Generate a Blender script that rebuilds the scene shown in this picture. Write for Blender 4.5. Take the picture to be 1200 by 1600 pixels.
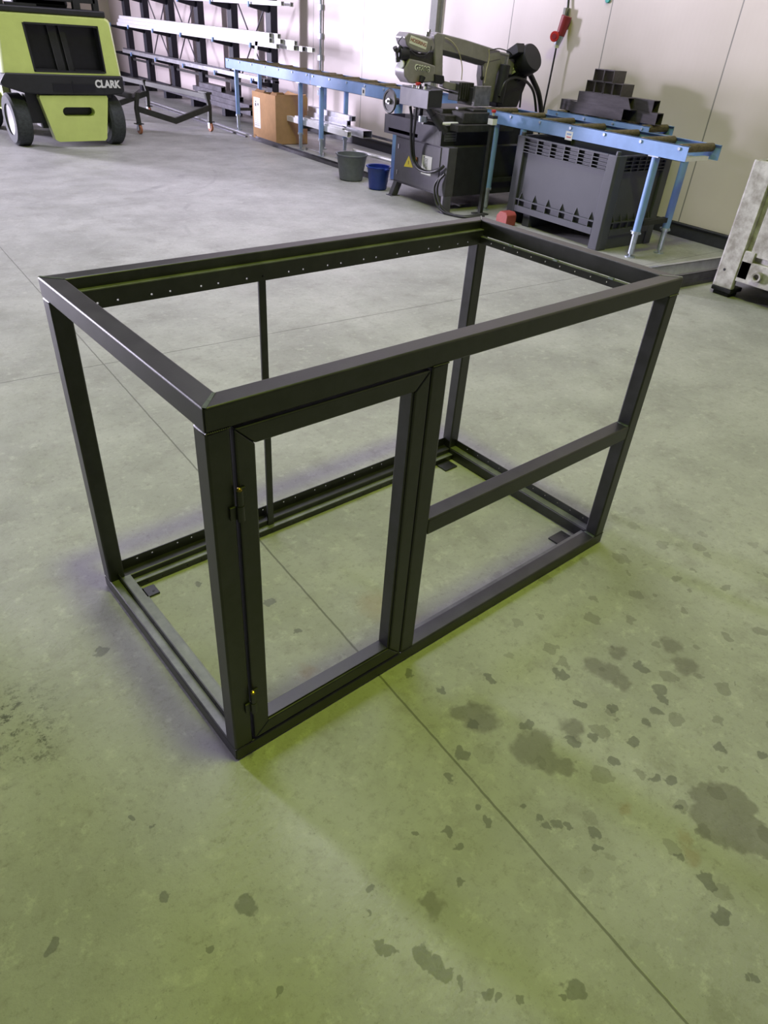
import bpy, bmesh, math, random
from mathutils import Vector, Matrix
random.seed(7)
for o in list(bpy.data.objects): bpy.data.objects.remove(o)
SC=bpy.context.scene; COL=SC.collection; PI=math.pi

# ------------------------------------------------------------------ camera, sky, lamps, exposure
TH=math.radians(4.3)
FPX=1069.73; YAW=0.823584095+TH; PITCH=-0.617873601; ROLL=0.0813027071
CAM=Vector((-0.46868920*math.cos(TH)+0.97963847*math.sin(TH), -0.46868920*math.sin(TH)-0.97963847*math.cos(TH), 1.55412153))
_f=Vector((math.cos(YAW)*math.cos(PITCH),math.sin(YAW)*math.cos(PITCH),math.sin(PITCH)))
_r=_f.cross(Vector((0,0,1))).normalized(); _u=_r.cross(_f)
_c,_s=math.cos(ROLL),math.sin(ROLL)
CR=_c*_r+_s*_u; CU=-_s*_r+_c*_u
cd=bpy.data.cameras.new('camera'); cam=bpy.data.objects.new('camera',cd); COL.objects.link(cam)
cam.matrix_world=Matrix(((CR.x,CU.x,-_f.x,CAM.x),(CR.y,CU.y,-_f.y,CAM.y),(CR.z,CU.z,-_f.z,CAM.z),(0,0,0,1)))
cd.sensor_fit='VERTICAL'; cd.sensor_height=24; cd.lens=24*FPX/1600; cd.clip_start=.05; cd.clip_end=200
SC.camera=cam
SC.view_settings.view_transform='Standard'; SC.view_settings.look='None'
SC.view_settings.gamma=1; SC.view_settings.use_curve_mapping=False
SC.view_settings.exposure=0.0

W=bpy.data.worlds.new('hall_daylight'); SC.world=W; W.use_nodes=True
bg=W.node_tree.nodes['Background']; bg.inputs[0].default_value=(.84,.79,1.0,1); bg.inputs[1].default_value=.048

def lamp(name,kind,loc,energy,color,**kw):
    l=bpy.data.lights.new(name,kind); l.energy=energy; l.color=color
    for k,v in kw.items(): setattr(l,k,v)
    o=bpy.data.objects.new(name,l); o.location=loc; COL.objects.link(o); return o
# daylight through the big gate at the far left end of the hall
gl=lamp('gate_daylight','AREA',(-5.4,19.8,2.5),7300,(.86,.80,1.0),shape='RECTANGLE',size=1.9,size_y=4.6)
gl.rotation_euler=(math.radians(-90),0,0)
sk=lamp('overhead_fill','AREA',(2.4,5.6,7.2),228,(.84,.79,1.0),shape='RECTANGLE',size=4.0,size_y=4.5,spread=math.radians(104))  # unseen overhead source, added to lighten the middle and far floor
# yellow-green high bay lamp over the welded frame
hb=lamp('high_bay_lamp','POINT',(.66,-.46,7.3),940,(.78,1.0,.09),shadow_soft_size=.42)

# ------------------------------------------------------------------ turning measured directions into points at a known depth
def ray(px,py):
    return CR*((px-600)/FPX)+CU*(-(py-800)/FPX)+_f
def ZP(px,py,z=0.):
    d=ray(px,py); return CAM+d*((z-CAM.z)/d.z)
def XP(px,py,x):
    d=ray(px,py); return CAM+d*((x-CAM.x)/d.x)
def YP(px,py,y):
    d=ray(px,py); return CAM+d*((y-CAM.y)/d.y)

# ------------------------------------------------------------------ materials
def mat(name,col,rough=.5,metal=0.,spec=.5,noise=0.,nscale=20,bump=0.,bscale=200,col2=None,emis=None,stretch=None):
    m=bpy.data.materials.new(name); m.use_nodes=True; nt=m.node_tree; b=nt.nodes['Principled BSDF']
    b.inputs['Roughness'].default_value=rough; b.inputs['Metallic'].default_value=metal
    b.inputs['Specular IOR Level'].default_value=spec
    b.inputs['Base Color'].default_value=(*col,1)
    tc=nt.nodes.new('ShaderNodeTexCoord'); src=tc.outputs['Object']
    if stretch:
        mp=nt.nodes.new('ShaderNodeMapping'); mp.inputs['Scale'].default_value=stretch
        nt.links.new(src,mp.inputs[0]); src=mp.outputs[0]
    if noise or col2:
        n=nt.nodes.new('ShaderNodeTexNoise'); n.inputs['Scale'].default_value=nscale; n.inputs['Detail'].default_value=6; n.inputs['Roughness'].default_value=.65
        nt.links.new(src,n.inputs['Vector'])
        r=nt.nodes.new('ShaderNodeValToRGB'); r.color_ramp.elements[0].position=.36; r.color_ramp.elements[1].position=.66
        c2=col2 or tuple(min(1,c*(1+noise)) for c in col); c1=col if col2 else tuple(c*(1-noise) for c in col)
        r.color_ramp.elements[0].color=(*c1,1); r.color_ramp.elements[1].color=(*c2,1)
        nt.links.new(n.outputs[0],r.inputs[0]); nt.links.new(r.outputs[0],b.inputs['Base Color'])
        mr=nt.nodes.new('ShaderNodeMapRange'); mr.inputs[3].default_value=max(.05,rough-.08); mr.inputs[4].default_value=min(1,rough+.1)
        nt.links.new(n.outputs[0],mr.inputs[0]); nt.links.new(mr.outputs[0],b.inputs['Roughness'])
    if bump:
        n2=nt.nodes.new('ShaderNodeTexNoise'); n2.inputs['Scale'].default_value=bscale; n2.inputs['Detail'].default_value=3
        nt.links.new(src,n2.inputs['Vector'])
        bp=nt.nodes.new('ShaderNodeBump'); bp.inputs['Strength'].default_value=bump; bp.inputs['Distance'].default_value=.002
        nt.links.new(n2.outputs[0],bp.inputs['Height']); nt.links.new(bp.outputs[0],b.inputs['Normal'])
    if emis:
        b.inputs['Emission Color'].default_value=(*emis[0],1); b.inputs['Emission Strength'].default_value=emis[1]
    return m
M={}
M['tube']=mat('mill_scale_steel',(.022,.022,.025),.40,.3,1.0,noise=.35,nscale=14,bump=.08,stretch=(1,1,1))
M['angle']=mat('angle_iron_lit_tone',(.17,.18,.165),.38,.3,.6,noise=.25,nscale=14)  # mill angle tone, raised so upward ledge faces look lit beside dark legs
M['ground']=mat('ground_weld',(.16,.19,.17),.3,.6,.6,noise=.25,nscale=60)
M['brass']=mat('brass',(.55,.38,.08),.3,1.)
M['dark']=mat('dark_painted_steel',(.035,.035,.045),.5,.1,.4,noise=.2)
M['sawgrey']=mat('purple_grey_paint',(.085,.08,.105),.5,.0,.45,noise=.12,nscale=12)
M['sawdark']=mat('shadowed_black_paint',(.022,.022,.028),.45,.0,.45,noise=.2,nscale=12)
M['sawgreen']=mat('grey_green_paint',(.255,.235,.26),.42,.0,.5,noise=.12,nscale=10)
M['castdark']=mat('dark_cast_iron',(.05,.048,.05),.5,.3,.5,noise=.3,nscale=20)
M['steel']=mat('bright_steel',(.42,.41,.44),.3,.85,.5,noise=.2,nscale=20,stretch=(1,8,1))
M['alu']=mat('raw_aluminium',(.62,.62,.68),.32,.75,.5,noise=.1,nscale=12)
M['aluw']=mat('white_coated_aluminium',(.80,.79,.84),.35,.2,.5,noise=.05)
M['rawsteel']=mat('raw_steel_tube',(.10,.088,.105),.40,.4,.5,noise=.18,nscale=6,stretch=(6,1,6))
M['rackgrey']=mat('grey_steel_bar',(.11,.105,.125),.42,.5,.5,noise=.25,nscale=9)
M['blue']=mat('light_blue_paint',(.20,.33,.66),.42,.0,.5,noise=.07,nscale=8)
M['roller']=mat('rusty_roller',(.13,.105,.055),.6,.3,.4,noise=.45,nscale=25,stretch=(1,4,4))
M['galv']=mat('galvanised_steel',(.45,.50,.58),.38,.7,.5,noise=.15,nscale=30)
M['rack']=mat('navy_black_paint',(.015,.016,.028),.5,.0,.4,noise=.1)
M['crate']=mat('grey_plastic',(.06,.062,.08),.5,.0,.45,noise=.08,nscale=6,bump=.05)
M['pallet']=mat('dirty_pale_plastic',(.24,.225,.20),.65,.0,.35,col2=(.50,.49,.47),nscale=11,bump=.2,bscale=60)
M['cardboard']=mat('cardboard',(.42,.25,.13),.85,.0,.2,noise=.08,nscale=8)
M['cardin']=mat('cardboard_inside',(.26,.15,.08),.9,.0,.2,noise=.1)
M['paper']=mat('white_paper',(.80,.79,.82),.7,.0,.3)
M['ink']=mat('black_print',(.03,.03,.03),.6)
M['bgrey']=mat('grey_bucket_plastic',(.13,.14,.165),.42,.0,.5,noise=.1)
M['bblue']=mat('blue_bucket_plastic',(.02,.045,.28),.3,.0,.5,noise=.1)
M['green']=mat('lime_green_paint',(.55,.64,.20),.38,.0,.5,noise=.06,nscale=4)
M['black']=mat('black_plastic',(.018,.018,.024),.5,.0,.4,noise=.15)
M['tyre']=mat('tyre_rubber',(.045,.05,.055),.8,.0,.3,noise=.25,nscale=30,bump=.3,bscale=80)
M['radi']=mat('dark_radiator',(.006,.006,.012),.3,.0,.5,noise=.3)
M['white']=mat('white_paint',(.75,.75,.78),.45)
M['orange']=mat('orange_polyurethane',(.32,.11,.045),.55,noise=.2)
M['salmon']=mat('salmon_red_plastic',(.36,.07,.06),.5,noise=.1)
M['red']=mat('red_plastic',(.55,.03,.03),.4,noise=.1)
M['dred']=mat('dark_red_plastic',(.26,.025,.035),.42,noise=.1)
M['yellow']=mat('yellow_sticker',(.75,.62,.02),.5)
M['rubber']=mat('black_rubber_hose',(.015,.015,.018),.38,.0,.5)
M['cream']=mat('cream_hose',(.42,.38,.26),.5)
M['teal']=mat('teal_plastic',(.03,.42,.38),.5)
M['skirt']=mat('dark_skirting',(.035,.035,.05),.5,noise=.15)
M['cartm']=mat('olive_black_steel',(.035,.037,.033),.5,.3,.4,noise=.2)
M['wallgrey']=mat('grey_column_paint',(.27,.27,.27),.6,noise=.08)

# ------------------------------------------------------------------ building helpers
class B:
    def __init__(s): s.bm=bmesh.new()
    def box(s,x0,x1,y0,y1,z0,z1,mx=None):
        vs=[s.bm.verts.new(Vector(p)) for p in ((x0,y0,z0),(x1,y0,z0),(x1,y1,z0),(x0,y1,z0),(x0,y0,z1),(x1,y0,z1),(x1,y1,z1),(x0,y1,z1))]
        if mx is not None:
            for v in vs: v.co=mx@v.co
        for f in ((0,3,2,1),(4,5,6,7),(0,1,5,4),(1,2,6,5),(2,3,7,6),(3,0,4,7)): s.bm.faces.new([vs[i] for i in f])
        return s
    def prism(s,pts,ext):
        ext=Vector(ext); a=[s.bm.verts.new(Vector(p)) for p in pts]; b=[s.bm.verts.new(Vector(p)+ext) for p in pts]
        n=len(a); s.bm.faces.new(a); s.bm.faces.new(b[::-1])
        for i in range(n): s.bm.faces.new((a[i],b[i],b[(i+1)%n],a[(i+1)%n]))
        return s
    def cyl(s,p,q,r,r2=None,n=20,caps=True):
        p=Vector(p);q=Vector(q);r2=r if r2 is None else r2
        d=(q-p).normalized(); a=d.orthogonal().normalized(); b=d.cross(a)
        A=[s.bm.verts.new(p+(a*math.cos(2*PI*i/n)+b*math.sin(2*PI*i/n))*r) for i in range(n)]
        Q=[s.bm.verts.new(q+(a*math.cos(2*PI*i/n)+b*math.sin(2*PI*i/n))*r2) for i in range(n)]
        for i in range(n): s.bm.faces.new((A[i],A[(i+1)%n],Q[(i+1)%n],Q[i]))
        if caps: s.bm.faces.new(A[::-1]); s.bm.faces.new(Q)
        return s
    def lathe(s,prof,c=(0,0,0),axis=(0,0,1),n=32,close=False):
        c=Vector(c); d=Vector(axis).normalized(); a=d.orthogonal().normalized(); b=d.cross(a); rows=[]
        for r,z in prof:
            rows.append([s.bm.verts.new(c+d*z+(a*math.cos(2*PI*i/n)+b*math.sin(2*PI*i/n))*max(r,1e-4)) for i in range(n)])
        m=len(rows)
        for k in range(m if close else m-1):
            R,T=rows[k],rows[(k+1)%m]
            for i in range(n): s.bm.faces.new((R[i],R[(i+1)%n],T[(i+1)%n],T[i]))
        return s
    def tube(s,pts,r,n=10,smooth=6):
        pts=[Vector(p) for p in pts]
        if smooth and len(pts)>2:
            out=[]
            for i in range(len(pts)-1):
                p0=pts[max(i-1,0)];p1=pts[i];p2=pts[i+1];p3=pts[min(i+2,len(pts)-1)]
                for k in range(smooth):
                    t=k/smooth
                    out.append(.5*((2*p1)+(-p0+p2)*t+(2*p0-5*p1+4*p2-p3)*t*t+(-p0+3*p1-3*p2+p3)*t**3))
            out.append(pts[-1]); pts=out
        rows=[]; ref=None
        for i,p in enumerate(pts):
            d=(pts[min(i+1,len(pts)-1)]-pts[max(i-1,0)]).normalized()
            if ref is None: ref=d.orthogonal().normalized()
            a=(ref-d*ref.dot(d)).normalized(); ref=a; b=d.cross(a)
            rows.append([s.bm.verts.new(p+(a*math.cos(2*PI*j/n)+b*math.sin(2*PI*j/n))*r) for j in range(n)])
        for R,T in zip(rows,rows[1:]):
            for j in range(n): s.bm.faces.new((R[j],R[(j+1)%n],T[(j+1)%n],T[j]))
        s.bm.faces.new(rows[0][::-1]); s.bm.faces.new(rows[-1]); return s
    def hollow(s,axis,a0,a1,u0,u1,v0,v1,t):
        # open-ended rectangular tube along axis 'x','y' or 'z'; u,v the other two axes in xyz order
        def bx(a,b,c,d):
            if axis=='x': s.box(a0,a1,a,b,c,d)
            elif axis=='y': s.box(a,b,a0,a1,c,d)
            else: s.box(a,b,c,d,a0,a1)
        bx(u0,u1,v0,v0+t); bx(u0,u1,v1-t,v1); bx(u0,u0+t,v0+t,v1-t); bx(u1-t,u1,v0+t,v1-t); return s
    def obj(s,name,m,parent=None,bevel=0.,smooth=False,seg=2,kind=None,solid=0.):
        bmesh.ops.recalc_face_normals(s.bm,faces=s.bm.faces)
        me=bpy.data.meshes.new(name); s.bm.to_mesh(me); s.bm.free()
        o=bpy.data.objects.new(name,me); COL.objects.link(o)
        me.materials.append(M[m] if isinstance(m,str) else m)
        if smooth:
            for p in me.polygons: p.use_smooth=True
            me.set_sharp_from_angle(angle=math.radians(38))
        if solid:
            d=o.modifiers.new('thick','SOLIDIFY'); d.thickness=solid
        if bevel:
            d=o.modifiers.new('bevel','BEVEL'); d.width=bevel; d.segments=seg; d.limit_method='ANGLE'; d.angle_limit=math.radians(40)
            for p in me.polygons: p.use_smooth=True
            me.set_sharp_from_angle(angle=math.radians(60)) if not smooth else None
            try:
                w=o.modifiers.new('wn','WEIGHTED_NORMAL'); w.keep_sharp=True
            except Exception: pass
        if parent is not None: o.parent=parent
        if kind: o['kind']=kind
        return o
def tag(o,label,cat,group=None):
    o['label']=label; o['category']=cat
    if group: o['group']=group
    return o
def thing(name,label,cat,loc=(0,0,0),rz=0.,group=None):
    o=bpy.data.objects.new(name,None); o.location=loc; o.rotation_euler=(0,0,rz); o.empty_display_size=.1; COL.objects.link(o)
    return tag(o,label,cat,group)
def dup(o,parent=None):
    c=o.copy(); COL.objects.link(c)
    if parent is not None: c.parent=parent
    for ch in list(o.children): dup(ch,c)
    return c
def writing(name,txt,size,depth,mx,m,parent,bold=0.):
    cu=bpy.data.curves.new(name,'FONT'); cu.body=txt; cu.size=size; cu.extrude=depth; cu.offset=bold; cu.align_x='CENTER'; cu.align_y='CENTER'
    t=bpy.data.objects.new(name+'_c',cu); COL.objects.link(t); bpy.context.view_layer.update()
    me=bpy.data.meshes.new_from_object(t.evaluated_get(bpy.context.evaluated_depsgraph_get()))
    bpy.data.objects.remove(t)
    me.transform(mx); me.materials.clear(); me.materials.append(M[m]); me.name=name
    o=bpy.data.objects.new(name,me); COL.objects.link(o); o.parent=parent; return o
def basis(o,x,y):
    x=Vector(x).normalized(); y=Vector(y).normalized(); z=x.cross(y)
    return Matrix(((x.x,y.x,z.x,o[0]),(x.y,y.y,z.y,o[1]),(x.z,y.z,z.z,o[2]),(0,0,0,1)))
FACE_MX=lambda o: basis(o,(0,-1,0),(0,0,1))   # writing on a face that looks towards -x
FACE_MY=lambda o: basis(o,(1,0,0),(0,0,1))    # writing on a face that looks towards -y

# ------------------------------------------------------------------ floor
def floor_material():
    m=bpy.data.materials.new('stained_concrete'); m.use_nodes=True; nt=m.node_tree; N=nt.nodes; L=nt.links
    b=N['Principled BSDF']; geo=N.new('ShaderNodeTexCoord'); P=geo.outputs['Object']
    def noise(scale,detail=5,rough=.6,vec=None,out=0):
        n=N.new('ShaderNodeTexNoise'); n.inputs['Scale'].default_value=scale; n.inputs['Detail'].default_value=detail; n.inputs['Roughness'].default_value=rough
        L.new(vec or P,n.inputs['Vector']); return n.outputs[out]
    def mr(v,a,b_,c=0.,d=1.,sm=True):
        n=N.new('ShaderNodeMapRange'); n.interpolation_type='SMOOTHSTEP' if sm else 'LINEAR'
        for i,x in zip((1,2,3,4),(a,b_,c,d)): n.inputs[i].default_value=x
        L.new(v,n.inputs[0]); return n.outputs[0]
    def math_(op,a,b_=None):
        n=N.new('ShaderNodeMath'); n.operation=op
        for i,x in enumerate((a,b_)):
            if x is None: continue
            if isinstance(x,(int,float)): n.inputs[i].default_value=x
            else: L.new(x,n.inputs[i])
        return n.outputs[0]
    def mix(fac,a,b_):
        n=N.new('ShaderNodeMix'); n.data_type='RGBA'
        if isinstance(fac,(int,float)): n.inputs[0].default_value=fac
        else: L.new(fac,n.inputs[0])
        for i,x in ((6,a),(7,b_)):
            if isinstance(x,tuple): n.inputs[i].default_value=(*x,1)
            else: L.new(x,n.inputs[i])
        return n.outputs[2]
    col=mix(mr(noise(1.6,6),.3,.7),(.29,.29,.285),(.40,.40,.395))
    col=mix(math_('MULTIPLY',mr(noise(6,8,.75),.48,.72),.5),col,(.21,.20,.19))
    col=mix(math_('MULTIPLY',mr(noise(40,7,.8),.50,.70),.6),col,(.20,.195,.18))
    col=mix(math_('MULTIPLY',mr(noise(17,7,.75),.53,.68),.5),col,(.50,.50,.48))
    col=mix(math_('MULTIPLY',mr(noise(110,4,.8),.62,.70),.7),col,(.11,.11,.10))
    # distorted position for the outlines of stains
    dn=N.new('ShaderNodeTexNoise'); dn.inputs['Scale'].default_value=28; dn.inputs['Detail'].default_value=3; L.new(P,dn.inputs['Vector'])
    sub=N.new('ShaderNodeVectorMath'); sub.operation='SUBTRACT'; L.new(dn.outputs['Color'],sub.inputs[0]); sub.inputs[1].default_value=(.5,.5,.5)
    sc=N.new('ShaderNodeVectorMath'); sc.operation='SCALE'; L.new(sub.outputs[0],sc.inputs[0]); sc.inputs['Scale'].default_value=.055
    ad=N.new('ShaderNodeVectorMath'); ad.operation='ADD'; L.new(P,ad.inputs[0]); L.new(sc.outputs[0],ad.inputs[1]); PD=ad.outputs[0]
    def disc(px,py,rpx,soft=.14,rr=None):
        c=ZP(px,py); r=(rr if rr else (ZP(px+rpx,py)-c).length)*1.12
        n=N.new('ShaderNodeVectorMath'); n.operation='DISTANCE'; L.new(PD,n.inputs[0]); n.inputs[1].default_value=(c.x,c.y,0)
        return mr(n.outputs['Value'],r*(1-soft),r*(1+soft),1.,0.)
    def pile(lst):
        v=None
        for a in lst:
            d=disc(*a); v=d if v is None else math_('MAXIMUM',v,d)
        return v
    spots=[(386,1418,15),(665,1500,13),(683,1513,14),(655,1490,12),(700,1522,12),(714,1534,7),(897,1545,15),(898,1552,11),(760,1548,8),(780,1561,7),(816,1562,7),
     (880,1556,5),(723,1380,7),(850,1287,9),(869,1285,8),(886,1290,6),(845,1278,6),(928,1302,9),(702,1299,8),(650,1300,6),(580,1390,7),(569,1425,6),(1103,1375,10),(1110,1384,7),
     (815,1257,7),(725,1178,10),(700,1215,8),(713,1319,7),(1025,1217,8),(1047,1219,8),(1024,1110,10),(1032,1078,11),(1035,1093,9),(1000,1042,9),(1008,1046,7),(878,1056,9),(875,1050,6),(903,1098,8),
     (954,1104,6),(958,1107,4),(930,1154,8),(895,1158,9),(822,1134,8),(1130,1433,10),(1123,1433,10),(1180,1530,8),(1062,1263,5),(207,1278,6),(235,1287,4),(257,1401,8),(328,1481,7),(85,1478,10),
     (436,1553,7),(160,1018,10),(388,1062,8),(762,1283,8),(748,1262,7),(420,940,7),(312,913,6),(465,985,6),(1128,1170,8),(1190,1180,7),(990,1160,8),(1010,1130,8),(856,1290,5),
     (960,1190,8),(740,1130,8),(765,1060,8),(640,1052,7),(690,1080,6),(596,1480,10),(610,1486,8),(1055,1335,6),(1165,1525,4),(935,1328,6)]
    dark=pile([(a,b_,r,.12) for a,b_,r in spots])
    wet=pile([(1140,1262,38,.10),(1125,1285,36,.10),(1160,1290,32,.10),(1110,1250,24,.12),(1155,1310,22,.14),(1198,1320,22,.1),
      (745,1120,24,.25),(720,1113,14,.3),(760,1128,18,.3),(840,1160,20,.25),(825,1170,22,.3),(858,1190,20,.25),(880,1198,14,.25),(895,1140,16,.3),(930,1040,16,.3),(950,1050,18,.3),(972,1065,14,.3),
      (675,1415,16,.3),(662,1408,10,.3),(1050,1010,14,.3),(1070,1040,16,.3),(965,1020,12,.3)])
    rust=pile([(975,1260,10,.5),(1080,1335,14,.6),(1070,1310,9,.6),(590,945,26,.6),(640,965,12,.6),(480,1050,14,.6)])
    # many small drips scattered over the floor
    vo=N.new('ShaderNodeTexVoronoi'); vo.voronoi_dimensions='2D'; vo.inputs['Scale'].default_value=9; L.new(PD,vo.inputs['Vector'])
    wn=N.new('ShaderNodeSeparateColor'); L.new(vo.outputs['Color'],wn.inputs[0])
    rad=math_('MULTIPLY',math_('POWER',wn.outputs[0],2.0),.27)
    drips=mr(math_('SUBTRACT',vo.outputs['Distance'],rad),-.012,.02,1.,0.)
    n=N.new('ShaderNodeVectorMath'); n.operation='DISTANCE'; L.new(P,n.inputs[0]); n.inputs[1].default_value=(1.42,-.62,0)
    area=mr(n.outputs['Value'],.45,1.25,1.,.05)
    drips=math_('MULTIPLY',drips,area)
    col=mix(math_('MULTIPLY',drips,.45),col,(.13,.125,.12))
    col=mix(math_('MULTIPLY',wet,.58),col,(.12,.11,.11))
    col=mix(math_('MULTIPLY',dark,.62),col,(.10,.10,.105))
    col=mix(math_('MULTIPLY',rust,.3),col,(.26,.15,.05))
    # black grime at the left edge
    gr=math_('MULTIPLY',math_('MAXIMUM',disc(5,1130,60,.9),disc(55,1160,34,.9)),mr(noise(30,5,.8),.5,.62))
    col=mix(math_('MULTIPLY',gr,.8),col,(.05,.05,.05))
    # tyre arcs and scuffs far away
    def arc(cx,cy,r,w,amt):
        q=N.new('ShaderNodeVectorMath'); q.operation='DISTANCE'; L.new(P,q.inputs[0]); q.inputs[1].default_value=(cx,cy,0)
        return math_('MULTIPLY',mr(math_('ABSOLUTE',math_('SUBTRACT',q.outputs['Value'],r)),w*.3,w,1.,0.),amt)
    arcs=None
    for a in ((1.2,8.2,1.9,.06,.8),(1.35,8.0,2.05,.03,.6),(4.2,4.5,2.3,.03,.5),(0.2,4.9,2.6,.03,.4),(5.6,9.4,3.3,.04,.4)):
        v=arc(*a); arcs=v if arcs is None else math_('MAXIMUM',arcs,v)
    arcs=math_('MULTIPLY',arcs,mr(noise(1.1,3),.48,.66))
    col=mix(math_('MULTIPLY',arcs,.5),col,(.13,.13,.135))
    # saw-cut joints
    sx=N.new('ShaderNodeSeparateXYZ'); L.new(P,sx.inputs[0])
    def line(out,c,w): return mr(math_('ABSOLUTE',math_('SUBTRACT',out,c)),w*.5,w,1.,0.)
    wob=math_('MULTIPLY',math_('SUBTRACT',noise(14,3),.5),.006)
    j=math_('MAXIMUM',line(math_('ADD',sx.outputs[0],wob),.472,.0042),line(math_('ADD',sx.outputs[1],wob),2.54,.0048))
    j=math_('MAXIMUM',j,line(sx.outputs[1],8.9,.006))
    col=mix(math_('MULTIPLY',j,.72),col,(.09,.09,.08))
    L.new(col,b.inputs['Base Color'])
    r=mr(noise(5,5),.3,.7,.42,.62); r=math_('SUBTRACT',r,math_('MULTIPLY',math_('MAXIMUM',dark,wet),.10)); L.new(r,b.inputs['Roughness'])
    b.inputs['Specular IOR Level'].default_value=.35
    bp=N.new('ShaderNodeBump'); bp.inputs['Strength'].default_value=.25; bp.inputs['Distance'].default_value=.004
    h=math_('SUBTRACT',noise(60,5,.7),math_('MULTIPLY',j,1.5)); L.new(h,bp.inputs['Height']); L.new(bp.outputs[0],b.inputs['Normal'])
    return m
B().box(-10,6.6,-5,20.2,-.12,0).obj('floor',floor_material(),kind='structure')

# ------------------------------------------------------------------ walls
WX=6.38
def wall_material():
    m=bpy.data.materials.new('ribbed_sandwich_panel'); m.use_nodes=True; nt=m.node_tree; N=nt.nodes; L=nt.links
    b=N['Principled BSDF']; tc=N.new('ShaderNodeTexCoord'); sx=N.new('ShaderNodeSeparateXYZ'); L.new(tc.outputs['Object'],sx.inputs[0])
    def math_(op,a,b_=None):
        n=N.new('ShaderNodeMath'); n.operation=op
        for i,x in enumerate((a,b_)):
            if x is None: continue
            if isinstance(x,(int,float)): n.inputs[i].default_value=x
            else: L.new(x,n.inputs[i])
        return n.outputs[0]
    seam=None
    for y in (.35,1.74,3.13,4.53,5.91,7.3,8.87,10.25,11.65,13.0,14.4,15.8,17.2,18.6):
        n=N.new('ShaderNodeMapRange'); n.inputs[1].default_value=.003; n.inputs[2].default_value=.009; n.inputs[3].default_value=1; n.inputs[4].default_value=0
        L.new(math_('ABSOLUTE',math_('SUBTRACT',sx.outputs[1],y)),n.inputs[0]); seam=n.outputs[0] if seam is None else math_('MAXIMUM',seam,n.outputs[0])
    nz=N.new('ShaderNodeTexNoise'); nz.inputs['Scale'].default_value=1.3; nz.inputs['Detail'].default_value=5; L.new(tc.outputs['Object'],nz.inputs['Vector'])
    r=N.new('ShaderNodeValToRGB'); r.color_ramp.elements[0].position=.35; r.color_ramp.elements[1].position=.7
    r.color_ramp.elements[0].color=(.68,.595,.59,1); r.color_ramp.elements[1].color=(.74,.655,.65,1); L.new(nz.outputs[0],r.inputs[0])
    mx=N.new('ShaderNodeMix'); mx.data_type='RGBA'; L.new(math_('MULTIPLY',seam,.8),mx.inputs[0]); L.new(r.outputs[0],mx.inputs[6]); mx.inputs[7].default_value=(.12,.12,.12,1)
    L.new(mx.outputs[2],b.inputs['Base Color']); b.inputs['Roughness'].default_value=.5
    rib=math_('PINGPONG',sx.outputs[1],.025)
    bp=N.new('ShaderNodeBump'); bp.inputs['Strength'].default_value=.35; bp.inputs['Distance'].default_value=.02
    L.new(math_('SUBTRACT',rib,math_('MULTIPLY',seam,.1)),bp.inputs['Height']); L.new(bp.outputs[0],b.inputs['Normal'])
    return m
WM=wall_material()
B().box(WX,WX+.12,-5,20.2,0,6.2).obj('wall_right',WM,kind='structure')
# far end wall with the open gate at its left
B().box(-4.1,WX,20,20.2,0,7).box(-10,-6.7,20,20.2,0,7).box(-6.7,-4.1,20,20.2,4.9,7).obj('wall_far',WM,kind='structure')
B().box(WX-.03,WX,-5,20,0,.13).box(WX-.045,WX,-5,20,.115,.13).obj('baseboard_right','skirt',kind='structure',bevel=.003)
B().box(-4.1,WX-.03,19.97,20,0,.13).obj('baseboard_far','skirt',kind='structure')
# grey steel column on the wall and its flange edge
B().box(WX-.07,WX,7.17,7.30,.0,6.2).box(WX-.012,WX,7.14,7.33,.0,6.2).obj('trim_1','wallgrey',kind='structure',bevel=.002)
c=B().tube([(WX-.03,9.98,.45),(WX-.03,10.0,3.0)],.018,smooth=0)
for z in (.55,1.02,1.3,1.66): c.box(WX-.055,WX,9.96,10.03,z,z+.07)
tag(c.obj('cable_conduit','galv'),'thin grey vertical conduit clipped to the white wall right of the rack','conduit')

# ------------------------------------------------------------------ the welded frame in the foreground
LX,LY,HT,T=1.5754,.8309,1.0,.05
fr=thing('welded_steel_frame','large black square-tube box frame with a hinged door frame, standing on the concrete','metal frame',(0,0,0),TH)
BV=.0045
def part(name,m,boxes,parent=None,bev=BV,lab=None):
    b=B()
    for x in boxes: b.box(*x)
    o=b.obj(name,m,parent or fr,bevel=bev)
    if lab: o['label']=lab
    return o
def mitre(name,p,q,inx,parent,z0,z1,w=T):
    # horizontal rail from outer corner p to outer corner q with 45 degree ends; inx = inward unit vector
    p=Vector(p);q=Vector(q);d=(q-p).normalized();i=Vector(inx)
    pts=[(p.x,p.y,z0),(q.x,q.y,z0),((q-d*w+i*w).x,(q-d*w+i*w).y,z0),((p+d*w+i*w).x,(p+d*w+i*w).y,z0)]
    return B().prism(pts,(0,0,z1-z0)).obj(name,'tube',parent,bevel=BV,seg=3)
e=.0004
for z0,z1,nm in ((.95,1.0,'top_rail'),(0.002,.045,'bottom_rail')):
    mitre(nm,(0,0),(LX,0),(0,1),fr,z0,z1)
    mitre(nm,(0,LY),(LX,LY),(0,-1),fr,z0,z1)
    mitre(nm,(0,0),(0,LY),(1,0),fr,z0,z1)
    mitre(nm,(LX,0),(LX,LY),(-1,0),fr,z0,z1)
for x0 in (0,LX-T):
    for y0 in (0,LY-T): part('corner_post','tube',[(x0+e,x0+T-e,y0+e,y0+T-e,.045,.95)])
part('mullion','tube',[(.551,.601,e,T-e,.045,.95)])
part('cross_rail','tube',[(.601,LX-T,e,T-e,.462,.512)])
part('rear_flat_bar','tube',[(.585,.609,LY-.056,LY-.048,.02,.955)],bev=.001)
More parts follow.
